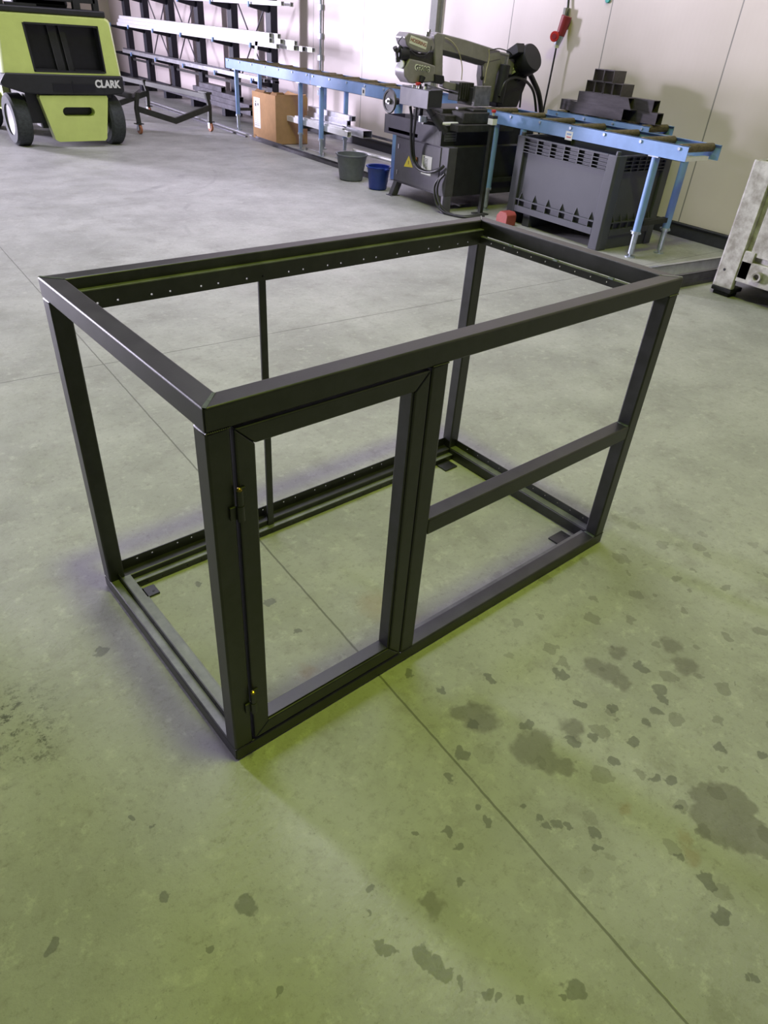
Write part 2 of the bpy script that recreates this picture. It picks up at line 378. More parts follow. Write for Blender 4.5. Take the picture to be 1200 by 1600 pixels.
# ground-off mitre welds on the top corners
for (cx,cy,sx,sy) in ((0,0,1,1),(0,LY,1,-1),(LX,LY,-1,-1),(LX,0,-1,1)):
    d=Vector((sx,sy,0)).normalized(); n=Vector((-d.y,d.x,0)); p=Vector((cx,cy,1.0))+d*.004
    w=.0045 if (cx,cy)!=(LX,LY) else .002
    a=[p-n*w,p+n*w,p+d*.062+n*w*.7,p+d*.062-n*w*.7]
    B().prism(a,(0,0,.0007)).obj('ground_weld','ground',fr)['label']='bright ground-off weld'
for x0,y0 in ((0,0),(LX-T,0),(.551,0)):
    for z in (.95,.045):
        b=B()
        for k in range(12): b.lathe([(0,-.0028),(.0026,0),(0,.0028)],(x0+T*(k+.5)/12,y0+.0006,z),n=8)
        b.obj('weld_bead','tube',fr,smooth=True)
part('weld_bead','ground',[(LX-T-.010,LX-T+.001,.004,T-.004,.511,.5132)],bev=.0008)['label']='pale weld'
part('weld_bead','ground',[(LX-T-.010,LX-T+.001,.004,T-.004,.0445,.0468)],bev=.0008)['label']='pale weld'
# perforated angle strips: solid plate with real holes, u along the run, v across
def holed(name,u0,u1,v0,v1,hv,h,t,holes,place):
    """plate in (u,v) with square-ish holes of half size h centred at (hole,hv); place(u0,u1,v0,v1)->box args"""
    b=B(); b.box(*place(u0,u1,v0,hv-h)); b.box(*place(u0,u1,hv+h,v1)); last=u0
    for c in holes:
        b.box(*place(last,c-h,hv-h,hv+h)); last=c+h
    b.box(*place(last,u1,hv-h,hv+h)); return b.obj(name,'tube',fr)
hx=[]; x=.11
while x<LX-.09:
    hx+= [x,x+.052]; x+=.143
yy=[]; y=.09
while y<LY-.1: yy.append(y); y+=.062
# rear top: ledge + hanging leg
part('lit_tone_ledge','angle',[(T,LX-T,LY-T-.018,LY-T,.968,.972)],bev=.0008)
holed('perforated_strip',T,LX-T,.922,.968,.936,.0026,.003,hx,lambda a,b_,c,d:(a,b_,LY-T-.018,LY-T-.0145,c,d))
# right top: ledge + hanging leg with small clips
part('lit_tone_ledge','angle',[(LX-T-.012,LX-T,T,LY-T,.946,.949)],bev=.0008)
holed('perforated_strip',T,LY-T,.925,.946,.936,.0024,.003,yy,lambda a,b_,c,d:(LX-T-.012,LX-T-.009,a,b_,c,d))
for y in (.62,.42,.2): B().box(LX-T-.016,LX-T-.006,y-.009,y+.009,.9485,.953).obj('clip','galv',fr)['label']='small bright clip'
# left top, hidden below its rail
part('lit_tone_ledge','angle',[(T,T+.015,T,LY-T,.946,.949)],bev=.0008)
# rear bottom: standing leg behind, ledge and low leg in front
part('lit_tone_ledge','angle',[(T,LX-T,LY-T-.022,LY-T,.022,.026)],bev=.0008)
holed('perforated_strip',T,LX-T,.045,.083,.070,.0026,.003,hx,lambda a,b_,c,d:(a,b_,LY-.012,LY-.009,c,d))
holed('perforated_strip',T,LX-T,.003,.022,.012,.0022,.003,hx,lambda a,b_,c,d:(a,b_,LY-T-.022,LY-T-.019,c,d))
# left bottom
holed('perforated_strip',T,LY-T,.045,.068,.057,.0022,.003,yy,lambda a,b_,c,d:(.029,.032,a,b_,c,d))
part('lit_tone_ledge','angle',[(.032,.066,T,LY-T,.0455,.049)],bev=.0008)
part('lit_tone_ledge','angle',[(.004,.0285,T,LY-T,.0452,.0462)],bev=.0004)  # pale strip laid on the tube top, its lit brightness put into colour
part('lit_tone_ledge','angle',[(.066,.085,T,LY-T,.004,.007)],bev=.0008)
# right bottom
holed('perforated_strip',T,LY-T,.045,.078,.064,.0022,.003,yy,lambda a,b_,c,d:(LX-.014,LX-.011,a,b_,c,d))
part('lit_tone_ledge','angle',[(LX-.045,LX-.014,T,LY-T,.0455,.0485)],bev=.0008)
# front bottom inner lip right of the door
part('lit_tone_ledge','angle',[(.601,LX-T,T,T+.014,.034,.038)],bev=.0008)
for x0,x1,y0,y1 in ((.052,.122,.694,.742),(1.43,1.50,.70,.757),(1.42,1.50,.085,.13),(.052,.12,.09,.14)):
    t=part('foot_plate','tube',[(x0,x1,y0,y1,.0,.007)],bev=.001)
    B().cyl(((x0+x1)/2+.02,(y0+y1)/2-.008,.0065),((x0+x1)/2+.02,(y0+y1)/2-.008,.0076),.004,n=12).obj('bolt_hole','black',t)
# the door frame
door=bpy.data.objects.new('door',None); door.empty_display_size=.1; COL.objects.link(door); door.parent=fr
dx0,dx1,dz0,dz1,DW=.0565,.5455,.052,.9445,.042
def dbar(a,b_,c,d): # four points in x,z
    return B().prism([(p[0],-.001,p[1]) for p in (a,b_,c,d)],(0,.04,0)).obj('door_bar','tube',door,bevel=.004,seg=3)
dbar((dx0,dz0),(dx0,dz1),(dx0+DW,dz1-DW),(dx0+DW,dz0+DW))
dbar((dx1,dz0),(dx1-DW,dz0+DW),(dx1-DW,dz1-DW),(dx1,dz1))
dbar((dx0,dz1),(dx1,dz1),(dx1-DW,dz1-DW),(dx0+DW,dz1-DW))
dbar((dx0,dz0),(dx0+DW,dz0+DW),(dx1-DW,dz0+DW),(dx1,dz0))
# deep inner lip of the door (the opening looks thick from the front)
o=B().box(dx1-DW-.006,dx1-DW+.001,.004,.042,dz0+DW,dz1-DW).box(dx0+DW,dx1-DW-.006,.004,.042,dz0+DW-.001,dz0+DW+.005).obj('door_lip','tube',door,bevel=.001)
for z in (.785,.205):
    h=B().cyl((.0535,-.010,z-.036),(.0535,-.010,z-.001),.0078,n=20).obj('hinge','tube',door,smooth=True)
    B().cyl((.0535,-.010,z),(.0535,-.010,z+.034),.0066,n=20).obj('hinge_barrel','tube',h,smooth=True)
    B().box(.0335,.052,-.006,-.0005,z-.034,z-.004).obj('hinge_leaf','tube',h,bevel=.001)
    B().box(.056,.070,-.006,-.001,z+.012,z+.034).obj('hinge_leaf','tube',h,bevel=.001)
    B().lathe([(0,.006),(.004,.0045),(.0052,0)],(.0535,-.010,z+.034),n=16).obj('hinge_pin','brass',h,smooth=True)['label']='brass pin head'

# ------------------------------------------------------------------ roller conveyors
def conveyor(label,x0,x1,y0,y1,ztop,zrail,legs,rollers,group,top_leg=0.0,near=False):
    t=thing('roller_conveyor',label,'conveyor',((x0+x1)/2,(y0+y1)/2,0),0,group)
    ox,oy=(x0+x1)/2,(y0+y1)/2
    def add(b,*a,**k):
        for v in b.bm.verts: v.co-=Vector((ox,oy,0))
        return b.obj(*a,**k)
    for xf,sg in ((x0,1),(x1,-1)):
        b=B(); w=.004
        b.box(*sorted((xf,xf+sg*w)),y0,y1,zrail,ztop)
        b.box(*sorted((xf,xf+sg*.02)),y0,y1,ztop-w,ztop); b.box(*sorted((xf,xf+sg*.02)),y0,y1,zrail,zrail+w)
        add(b,'side_rail','blue',t)
    for y in rollers:
        r=add(B().cyl((x0+.012,y,ztop-.024),(x1-.012,y,ztop-.024),.033,n=24),'roller','roller',t,smooth=True,bevel=.003)
        for xf,sg in ((x0,-1),(x1,1)):
            add(B().cyl((xf-sg*.004,y,ztop-.026),(xf+sg*.010,y,ztop-.026),.0125,n=6 if not near else 12),'axle_bolt','galv',r)
    for (x,y) in legs:
        xx=x0+.035 if x==0 else x1-.035
        zt=zrail+.004; zc=.21
        l=add(B().cyl((xx,y,zc),(xx,y,zt),.033,n=24),'leg','blue',t,smooth=True)
        add(B().cyl((xx,y,.03),(xx,y,zc+.01),.024,.026,n=20),'leg_extension','galv',l,smooth=True)
        add(B().cyl((xx,y,zc-.012),(xx,y,zc+.012),.04,n=20).cyl((xx,y-.05,zc),(xx,y+.055,zc),.008,n=10),'clamp_collar','galv',l,smooth=True)
        add(B().cyl((xx,y,.008),(xx,y,.035),.01,n=10).cyl((xx,y,0),(xx,y,.01),.045,n=20),'foot_pad','galv',l,smooth=True)
        add(B().box(xx-.045,xx+.045,y-.05,y+.05,zt-.008,zt+.001),'leg_bracket','galv',l)
    ys=sorted({y for _,y in legs})
    for y in ys:
        add(B().box(x0+.06,x1-.06,y-.015,y+.015,.27,.31),'cross_tie','cartm',t)
    if top_leg:
        add(B().hollow('x',x0+.008,x1-.1,y0+.03,y0+.07,zrail+.0,zrail+.03,.003),'end_tie','aluw',t)
    return t,add
X0,X1=5.15,5.62
t,add=conveyor('blue roller table with rusty rollers, standing over the dark grey plastic crate',X0,X1,2.475,4.955,.925,.812,[(0,2.77),(1,2.75),(0,4.69),(1,4.69)],[2.555,2.93,3.315,3.70,4.08,4.47,4.86],'roller conveyors',top_leg=1,near=True)
s=XP(889,212,X0); add(B().box(X0-.0012,X0,s.y-.042,s.y+.042,s.z-.036,s.z+.034),'sticker','paper',t)
add(B().box(X0-.0018,X0-.0012,s.y-.026,s.y+.024,s.z-.016,s.z-.008),'sticker_print','red',t)
add(B().box(X0-.0018,X0-.0012,s.y-.026,s.y+.026,s.z+.006,s.z+.018),'sticker_print','blue',t)
t,add=conveyor('long blue roller table next to the band saw, above the buckets',X0,X1,5.80,8.275,.955,.825,[(0,8.045),(1,8.06)],[6.2,6.6,6.995,7.395,7.80,8.205],'roller conveyors')
s=XP(568,143,X0); add(B().box(X0-.0012,X0,s.y-.035,s.y+.035,s.z-.045,s.z+.04),'sticker','paper',t)
add(B().box(X0-.0018,X0-.0012,s.y-.016,s.y+.016,s.z-.018,s.z+.018),'sticker_print','ink',t)
add(B().cyl((5.2,6.36,.012),(5.2,6.36,.825),.048,n=28),'leg','blue',t,smooth=True)
add(B().cyl((5.56,6.36,.012),(5.56,6.36,.825),.048,n=28),'leg','blue',t,smooth=True)
conveyor('farthest blue roller table, standing over the cardboard box',X0,X1,8.29,10.87,.958,.823,[(0,8.60),(1,8.62),(0,10.58),(1,10.58)],[8.37,8.76,9.16,9.56,9.97,10.38,10.78],'roller conveyors')
conveyor('short blue roller table against the wall carrying the dark steel tubes',5.86,6.25,3.38,4.66,.942,.865,[(0,3.55),(1,3.55),(0,4.5),(1,4.5)],[3.46,3.80,4.16,4.52],'roller conveyors')

# ------------------------------------------------------------------ dark steel tubes lying on the short table
def rtube(name,axis,a0,a1,u0,u1,v0,v1,label,cat,group,m='rawsteel',t=.004,mit=None):
    c={'x':((a0+a1)/2,(u0+u1)/2,v0),'y':((u0+u1)/2,(a0+a1)/2,v0)}[axis]
    b=B(); b.hollow(axis,a0,a1,u0,u1,v0,v1,t)
    for v in b.bm.verts:
        if mit and abs(v.co.y-a0)<1e-5: v.co.y+=mit*(v.co.z-v0)/(v1-v0)
        v.co-=Vector(c)
    o=b.obj(name,m,bevel=0); o.location=c; return tag(o,label,cat,group)
G='dark steel tube offcuts stacked on the short roller table'
zb=.9515
rtube('steel_tube','y',3.72,4.37,5.87,5.965,zb,zb+.095,'dark square tube at the bottom front of the offcut pile','steel tube',G)
rtube('steel_tube','y',3.41,4.60,5.975,6.07,zb,zb+.095,'long dark square tube at the bottom of the pile, nearer the wall','steel tube',G)
rtube('steel_tube','y',3.64,4.30,5.87,5.965,zb+.0955,zb+.19,'dark square tube with a mitred end on the second layer','steel tube',G,mit=.06)
rtube('steel_tube','y',3.48,4.20,5.975,6.07,zb+.0955,zb+.19,'dark square tube with open end behind the mitred tube','steel tube',G)
y=4.235
for k,(w) in enumerate((.105,.105,.105,.105)):
    rtube('steel_tube','x',5.88,6.06,y-w,y-.002,zb+.1905,zb+.1905+.098,['first','second','third','last'][k]+' short square stub from the left in the row of four on the pile','steel tube',G,t=.005); y-=w+.003
    if k==1: y-=.004
for k,(a,lab) in enumerate(((4.165,'left of the two short square stubs topping the pile'),(4.045,'right of the two short square stubs topping the pile'))):
    rtube('steel_tube','x',5.88,6.06,a-.118,a,zb+.289,zb+.289+.098,lab,'steel tube',G,t=.005)

# ------------------------------------------------------------------ plastic crates
def crate(label,x0,y1,LXc,LYc,Hc,m,dirty=False):
    y0=y1-LYc; x1=x0+LXc; ox,oy=(x0+x1)/2,(y0+y1)/2
    t=thing('plastic_pallet_box',label,'crate',(ox,oy,0),0)
    def add(b,*a,**k):
        for v in b.bm.verts: v.co-=Vector((ox,oy,0))
        return b.obj(*a,**k)
    W=.115; R=.03; zf=.12
    b=B(); # recessed panels and floor
    b.box(x0+R,x0+R+.01,y0+W*.8,y1-W*.8,.16,Hc-.01); b.box(x1-R-.01,x1-R,y0+W*.8,y1-W*.8,.16,Hc-.01)
    b.box(x0+W*.8,x1-W*.8,y0+R,y0+R+.01,.16,Hc-.01); b.box(x0+W*.8,x1-W*.8,y1-R-.01,y1-R,.16,Hc-.01)
    b.box(x0+R,x1-R,y0+R,y1-R,.15,.165); add(b,'side_panel',m,t)
    for (px,sx) in ((x0,1),(x1,-1)):
        for (py,sy) in ((y0,1),(y1,-1)):
            q=[(px,py),(px+sx*W,py),(px+sx*W,py+sy*R),(px+sx*R,py+sy*R),(px+sx*R,py+sy*W),(px,py+sy*W)]
            q=[(px+sx*.02,py),(px+sx*W,py),(px+sx*W,py+sy*R),(px+sx*R,py+sy*R),(px+sx*R,py+sy*W),(px,py+sy*W),(px,py+sy*.02)]
            add(B().prism([(a,c,0.0) for a,c in q],(0,0,Hc)),'corner_post',m,t,bevel=.006)
            add(B().cyl((px+sx*.045,py+sy*.045,Hc-.03),(px+sx*.045,py+sy*.045,Hc+.03),.024,.02,n=16),'stacking_stud',m,t,smooth=True,bevel=.004)
    # louvred top band on each side
    def band(u0,u1,f,ax,s):
        b=B()
        for z in (Hc-.012,Hc-.045,Hc-.075,Hc-.105,Hc-.13):
            a=(f,f+s*R) if ax=='y' else None
            lo,hi=sorted((f,f+s*R)); h=.012 if z==Hc-.012 else .006
            if ax=='y': b.box(lo,hi,u0,u1,z,z+h)
            else: b.box(u0,u1,lo,hi,z,z+h)
        n=6
        for k in range(1,n):
            u=u0+(u1-u0)*k/n; lo,hi=sorted((f+s*.002,f+s*R))
            if ax=='y': b.box(lo,hi,u-.006,u+.006,Hc-.13,Hc)
            else: b.box(u-.006,u+.006,lo,hi,Hc-.13,Hc)
        add(b,'louvred_band',m,t)
        b=B(); lo,hi=sorted((f,f+s*R))
        for z0,z1 in ((.225,.237),(.12,.175)):
            if ax=='y': b.box(lo,hi,u0,u1,z0,z1)
            else: b.box(u0,u1,lo,hi,z0,z1)
        for k in range(6):
            u=u0+(u1-u0)*(k+.0)/5 if False else u0+(u1-u0)*(k+.35)/5.6
            for zz in ((.175,.225),):
                if ax=='y': b.box(lo,hi,u-.004,u+.004,zz[0],zz[1])
                else: b.box(u-.004,u+.004,lo,hi,zz[0],zz[1])
            g=[(f,.237),(f+s*R,.237),(f+s*R,.30)]
            if ax=='y': b.prism([(p,u-.004,z) for p,z in g],(0,.008,0))
            else: b.prism([(u-.004,p,z) for p,z in g],(.008,0,0))
        add(b,'ribbed_ledge',m,t)
    band(y0+W,y1-W,x0,'y',1); band(y0+W,y1-W,x1,'y',-1); band(x0+W,x1-W,y0,'x',1); band(x0+W,x1-W,y1,'x',-1)
    # skids
    for u in (y0+.06,(y0+y1)/2,y1-.06):
        if abs(u-(y0+y1)/2)<.01: u=y1-.27
        add(B().box(x0+.03,x1-.03,u-.045,u+.045,0,.119),'skid',m,t,bevel=.005)
    return t,add
crate('dark grey plastic pallet box under the nearer blue roller table',5.04,4.245,.80,1.22,.775,'crate')

# pale dirty pallet box at the right edge
px0,py1=4.95,1.82
t=thing('plastic_pallet_box','dirty pale grey plastic pallet box on black feet at the right edge','crate',(px0+.5,py1-.6,0),0)
def add(b,*a,**k):
    for v in b.bm.verts: v.co-=Vector((px0+.5,py1-.6,0))
    return b.obj(*a,**k)
x0,x1,y0,y1,H=px0,px0+1.0,py1-1.2,py1,.945
W=.17
for (cx,sx) in ((x0,1),(x1,-1)):
    for (cy,sy) in ((y0,1),(y1,-1)):
        q=[(cx+sx*.015,cy),(cx+sx*W,cy),(cx+sx*W,cy+sy*.045),(cx+sx*.045,cy+sy*.045),(cx+sx*.045,cy+sy*W),(cx,cy+sy*W),(cx,cy+sy*.015)]
        add(B().prism([(a,c,.062) for a,c in q],(0,0,H-.062)),'corner_post','pallet',t,bevel=.008)
        add(B().box(*sorted((cx+sx*.004,cx+sx*W)),*sorted((cy+sy*.004,cy+sy*W)),.03,.062).box(*sorted((cx+sx*.02,cx+sx*(W-.02))),*sorted((cy+sy*.02,cy+sy*(W-.02))),0,.03),'foot','black',t,bevel=.006)
for f,s in ((x0,1),(x1,-1)):
    lo,hi=sorted((f+s*.004,f+s*.045)); l2,h2=sorted((f+s*.035,f+s*.045))
    add(B().box(l2,h2,y0+W,y1-W,.29,H-.03).box(*sorted((f+s*.012,f+s*.035)),y0+W+.045,y1-W-.045,.33,H-.20),'side_panel','pallet',t,bevel=.004)
    add(B().box(lo,hi,y0+W,y1-W,.135,.29),'bottom_rail','pallet',t,bevel=.006)
    add(B().box(lo,hi,y0+W,y1-W,H-.07,H).box(*sorted((f+s*.006,f+s*.045)),y1-W-.06,y1-W,H-.17,H-.07),'top_rim','pallet',t,bevel=.006)
    add(B().box(lo,hi,y1-W-.085,y1-W,.16,.36),'gusset','pallet',t,bevel=.006)
for f,s in ((y0,1),(y1,-1)):
    lo,hi=sorted((f+s*.004,f+s*.045)); l2,h2=sorted((f+s*.035,f+s*.045))
    add(B().box(x0+W,x1-W,l2,h2,.29,H-.03),'side_panel','pallet',t)
    add(B().box(x0+W,x1-W,lo,hi,.135,.29),'bottom_rail','pallet',t,bevel=.006)
    add(B().box(x0+W,x1-W,lo,hi,H-.07,H),'top_rim','pallet',t,bevel=.006)
add(B().box(x0+.05,x1-.05,y0+.05,y1-.05,.15,.17),'base_plate','pallet',t)
s=XP(1184,433,x0)
add(B().lathe([(.021,.02),(.021,-.028),(.034,-.03),(.036,-.022),(.036,.02)],(s.x,s.y,s.z),(1,0,0)).cyl((s.x+.012,s.y,s.z),(s.x+.014,s.y,s.z),.021),'drain_spout','pallet',t,smooth=True)
s=XP(1132,421,x0); add(B().cyl((x0-.001,s.y,s.z),(x0+.004,s.y,s.z),.010),'bolt_hole','black',t)

# two profiles lying on the floor behind the pale box
for (xa,ya,xb,yb,lab,z) in ((4.72,2.235,6.1,2.14,'long grey floor profile lying behind, closer to the wall skirting','a'),(4.62,2.0,6.1,1.93,'long grey floor profile lying closest to the pale pallet box','b')):
    L_=math.hypot(xb-xa,yb-ya); o=B()
    if z=='a':
        o.box(0,L_,0,.004,0,.10).box(0,L_,0,.035,.096,.10).box(0,L_,0,.035,0,.004)
    else:
        o.box(0,L_,0,.004,0,.10).box(0,L_,0,.035,.096,.10).box(0,L_,0,.035,0,.004).box(0,L_,-.005,0,.045,.05)
    o=o.obj('metal_profile','rackgrey' if z=='b' else 'alu'); o.location=(xa,ya,0); o.rotation_euler=(0,0,math.atan2(yb-ya,xb-xa)); tag(o,lab,'metal profile','profiles on the floor by the pale box')

# ------------------------------------------------------------------ horizontal band saw
SX=4.62
t=thing('band_saw','grey-green and black metal-cutting band saw between the blue roller tables','band saw',(5.0,5.15,0))
OFF=Vector((5.0,5.15,0))
def add(b,*a,**k):
    for v in b.bm.verts: v.co-=OFF
    return b.obj(*a,**k)
# cabinet
cab=add(B().box(SX+.01,5.82,4.735,5.62,.145,.60),'cabinet','sawgrey',t,bevel=.006)
add(B().box(SX+.002,SX+.012,4.85,5.60,.165,.585),'cabinet_door','sawgrey',cab,bevel=.003)
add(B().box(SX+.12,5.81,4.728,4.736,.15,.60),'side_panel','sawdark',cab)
for y in (5.545,):
    for z in (.25,.50): add(B().box(SX-.006,SX+.002,y-.006,y+.006,z-.022,z+.022),'door_hinge','steel',cab)
for (x,y,sx,sy) in ((SX,4.70,1,1),(SX,5.63,1,-1),(5.82,4.70,-1,1),(5.82,5.63,-1,-1)):
    b=B(); 
    b.prism([(x-sx*.02,y-sy*.02,0.004),(x+sx*.06,y-sy*.02,0.004),(x+sx*.09,y+sy*.02,.15),(x+sx*.01,y+sy*.02,.15)],(0,sy*.06,0))
    b.box(*sorted((x-sx*.04,x+sx*.08)),*sorted((y-sy*.04,y+sy*.06)),0,.006)
    add(b,'foot','sawgrey',t)
# chip tray with overhanging apron and slot
b=B(); y0,y1=4.60,5.80
sl=(5.215,5.725,.622,.655)
b.box(SX-.02,SX-.012,y0+.26,sl[0],.60,.775).box(SX-.02,SX-.012,sl[1],y1,.60,.775).box(SX-.02,SX-.012,sl[0],sl[1],.60,sl[2]).box(SX-.02,SX-.012,sl[0],sl[1],sl[3],.775)
b.box(SX-.02,5.90,y1-.008,y1,.60,.775).box(5.892,5.90,y0+.245,y1,.60,.775).box(SX-.012,5.892,y0+.26,y1-.008,.60,.612)
add(b,'chip_tray','sawgrey',t)
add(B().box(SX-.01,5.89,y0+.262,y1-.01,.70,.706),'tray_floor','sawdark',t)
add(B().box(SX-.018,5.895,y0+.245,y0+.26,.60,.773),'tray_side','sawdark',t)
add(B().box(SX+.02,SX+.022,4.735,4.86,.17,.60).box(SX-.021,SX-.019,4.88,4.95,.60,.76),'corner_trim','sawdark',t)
s=YP(704,218,4.845); add(B().box(s.x-.09,s.x+.07,4.838,4.844,.64,.72),'rating_plate','steel',t)
for k in range(3): add(B().box(s.x-.075,s.x+.055,4.8365,4.838,.705-.025*k-.006,.705-.025*k),'plate_print','ink',t)
# stickers on the door
F=SX+.0005
yy,zz=5.345,.0
p=[XP(631,260,F),XP(645,262,F),XP(639,243,F)]
add(B().prism([v[:] for v in p],(-.001,0,0)),'warning_sticker','yellow',cab)
c=(p[0]+p[1]+p[2])/3
add(B().box(F-.0022,F-.001,c.y-.004,c.y+.004,c.z-.012,c.z+.022),'warning_bolt','ink',cab)
a=XP(650,250,F); add(B().box(F-.012,F,a.y-.022,a.y+.022,a.z-.028,a.z+.028),'main_switch','orange',cab,bevel=.003); add(B().cyl((F-.02,a.y,a.z),(F-.011,a.y,a.z),.012,n=12),'switch_knob','dred',cab)
a=XP(666,258,F); add(B().box(F-.0012,F,a.y-.085,a.y+.075,a.z-.09,a.z+.085),'notice_sheet','paper',cab)
b=B()
for k in range(9): b.box(F-.002,F-.0012,a.y-.02,a.y+.05,a.z+.055-.013*k,a.z+.060-.013*k)
b.box(F-.002,F-.0012,a.y+.03,a.y+.05,a.z+.065,a.z+.075)
add(b,'notice_print','ink',cab)
# bed, vise and saw table
add(B().box(4.70,5.46,4.72,5.58,.735,.80),'bed_plate','castdark',t,bevel=.006)
add(B().box(4.66,5.40,4.88,5.40,.795,.865).box(4.80,5.14,4.76,4.96,.80,.90),'bed_casting','castdark',t,bevel=.008)
add(B().box(4.74,5.40,5.02,5.50,.86,.905).box(4.95,5.14,4.80,5.02,.90,.925).box(5.14,5.42,4.965,5.02,.90,.925),'saw_table','castdark',t,bevel=.006)
add(B().box(4.86,5.30,4.93,4.97,.905,.93),'vise_slide','steel',t,bevel=.003)
a=YP(742,134,4.90); c=YP(762,166,4.90)
add(B().box(a.x,c.x,4.88,4.915,c.z,a.z),'vise_jaw','steel',t,bevel=.003)
add(B().box(a.x+.01,a.x+.05,4.915,5.15,c.z,a.z-.02),'vise_body','castdark',t,bevel=.004)
a=YP(719,129,4.98); c=YP(739,155,4.98); b=B().box(a.x,c.x,4.99,5.14,c.z-.02,a.z)
for k in range(6):
    x=a.x+(c.x-a.x)*(k+.3)/6; b.box(x,x+.009,4.972,4.99,c.z,a.z-.005)
add(b,'ribbed_jaw','castdark',t,bevel=.002)
# handwheel of the vise
s=XP(609,158,4.32)
hw=add(B().lathe([(.085,-.010),(.100,-.012),(.108,0),(.100,.012),(.085,.010)],s,(1,0,0),n=40,close=True),'handwheel','castdark',t,smooth=True)
add(B().lathe([(.0,.012),(.09,.004),(.09,-.004),(.0,.002)],s,(1,0,0),n=32),'wheel_disc','castdark',hw,smooth=True)
add(B().cyl(s-Vector((.02,0,0)),s+Vector((.03,0,0)),.026).cyl(s+Vector((-.045,.0,.0)),s+Vector((-.01,.0,.0)),.012),'wheel_hub','steel',hw,smooth=True)
add(B().cyl(s+Vector((.02,0,0)),s+Vector((.52,-.0,-.03)),.017).cyl(s+Vector((.03,0,0)),s+Vector((.10,0,0)),.030),'lead_screw','castdark',t,smooth=True)
# control box
cb=add(B().prism([(4.335,4.775,.925),(4.335,5.215,.925),(4.335,5.215,1.075),(4.335,4.775,1.075)],(.17,-.0,.012)),'control_box','sawgrey',t,bevel=.003)
add(B().box(4.345,4.500,4.766,4.775,.945,1.078),'control_side','sawdark',cab)
for i,(y,m,r,h) in enumerate(((5.05,'white',.016,.02),(5.00,'black',.012,.03),(4.955,'steel',.013,.018),(4.915,'black',.014,.04),(4.88,'white',.012,.02),(4.845,'steel',.012,.016),(4.95,'black',.012,.03))):
    x=4.37+.04*(i%2); add(B().cyl((x,y,1.075),(x,y,1.08+h),r,n=16),'push_button',m,cb,smooth=True)
es=add(B().cyl((4.37,4.985,1.075),(4.37,4.985,1.10),.015,n=16),'stop_button_stem','white',cb,smooth=True)
add(B().cyl((4.37,4.985,1.10),(4.37,4.985,1.125),.026,n=20),'stop_button','red',cb,smooth=True,bevel=.004)
add(B().cyl((4.40,4.985,1.125),(4.42,4.99,1.17),.022,.03,n=16),'knob','black',cb,smooth=True)
add(B().box(4.36,4.375,5.0,5.22,1.075,1.086),'lever','black',cb,bevel=.002)
a=add(B().cyl((4.47,4.92,.925),(4.52,4.90,.86),.032,n=16).cyl((4.47,5.03,.925),(4.47,5.03,.84),.02,n=16),'support_arm','sawdark',t,smooth=True)
add(B().cyl((4.445,4.96,.80),(4.445,4.96,.85),.045,n=24),'arm_collar','galv',t,smooth=True)
add(B().cyl((4.52,4.90,.87),(4.66,4.86,.72),.04,n=16).cyl((4.445,4.96,.80),(4.70,4.96,.775),.02,n=12),'support_arm','sawdark',t,smooth=True)
# saw bow (plane y = 5.1)
YB=5.06
def P(pts,y=YB): return [tuple(YP(a,b_,y)) for a,b_ in pts]
def slab(pts,th,name,m,y=YB,bev=.008,par=None): return add(B().prism(P(pts,y),(0,th,0)),name,m,par or t,bevel=bev)
slab([(681,50),(690,52),(728,62),(767,74.5),(782,79.5),(782,93),(764,97.5),(762,98),(727,88),(692,79),(681,78)],.12,'bow_beam','sawgreen')
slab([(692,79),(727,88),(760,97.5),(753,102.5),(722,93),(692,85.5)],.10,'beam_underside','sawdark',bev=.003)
slab([(757,96),(782,82),(784,95),(776,118),(770,160),(757,160),(754,120)],.10,'drive_housing','sawgreen',y=YB+.005)
slab([(679,55),(684,50),(692,53),(692.5,70),(692,124),(680,121),(680,78)],.05,'bow_strut','sawgreen',y=YB-.03)
up=slab([(633,58),(639,50.2),(668,57),(673,60),(676,58),(679.5,70),(679,77),(674,82),(665,83.5),(655,82),(646,79),(641,76),(636,70)],.16,'idler_wheel_cover','sawgreen',y=YB-.05,bev=.012)
slab([(634,68),(640,75),(655,83),(666,84),(680,80),(681,103),(660,99),(636,94)],.10,'tension_block','castdark',y=YB-.005)
lo=slab([(640,91.5),(660,96),(681,103),(681,128),(646,131),(640,130),(632.5,119),(632,109),(637,98)],.16,'lower_wheel_cover','sawgreen',y=YB-.05,bev=.012)
slab([(680,116),(694,118.5),(695,129),(690,132),(680,130)],.07,'blade_guide','black',y=YB-.07,bev=.004)
slab([(692,126),(715,131),(722,138),(720,142),(700,140),(692,136)],.06,'guide_arm','sawgreen',y=YB-.02,bev=.004)
slab([(668,132),(758,158),(757,161),(668,135)],.003,'saw_blade','steel',y=5.10,bev=0)
# name plate and lettering on the covers, following their slope
def plate(o,xd,w,h,m,name,par,y):
    a=Vector(o); xd=Vector(xd).normalized(); up_=Vector((-xd.z,0,xd.x))
    q=[a-xd*w/2-up_*h/2,a+xd*w/2-up_*h/2,a+xd*w/2+up_*h/2,a-xd*w/2+up_*h/2]
    return add(B().prism([tuple(v) for v in q],(0,-.0015,0)),name,m,par)
ya=YB-.051
a=YP(641,61,ya); c=YP(667,71.5,ya); xd=(c-a).normalized(); cen=YP(653.8,66.3,ya)
plate(cen,xd,(c-a).length,.062,'paper','name_plate',up,ya)
upv=Vector((-xd.z,0,xd.x))
o=cen-OFF+Vector((0,-.003,0))
writing('name_plate_letters','HOSSRING',.040,.0006,basis(o,xd,upv),'dred',up,.0006)
a=YP(647,104.5,ya); c=YP(672,109.5,ya); xd2=(c-a).normalized(); cen2=YP(659.5,107,ya)
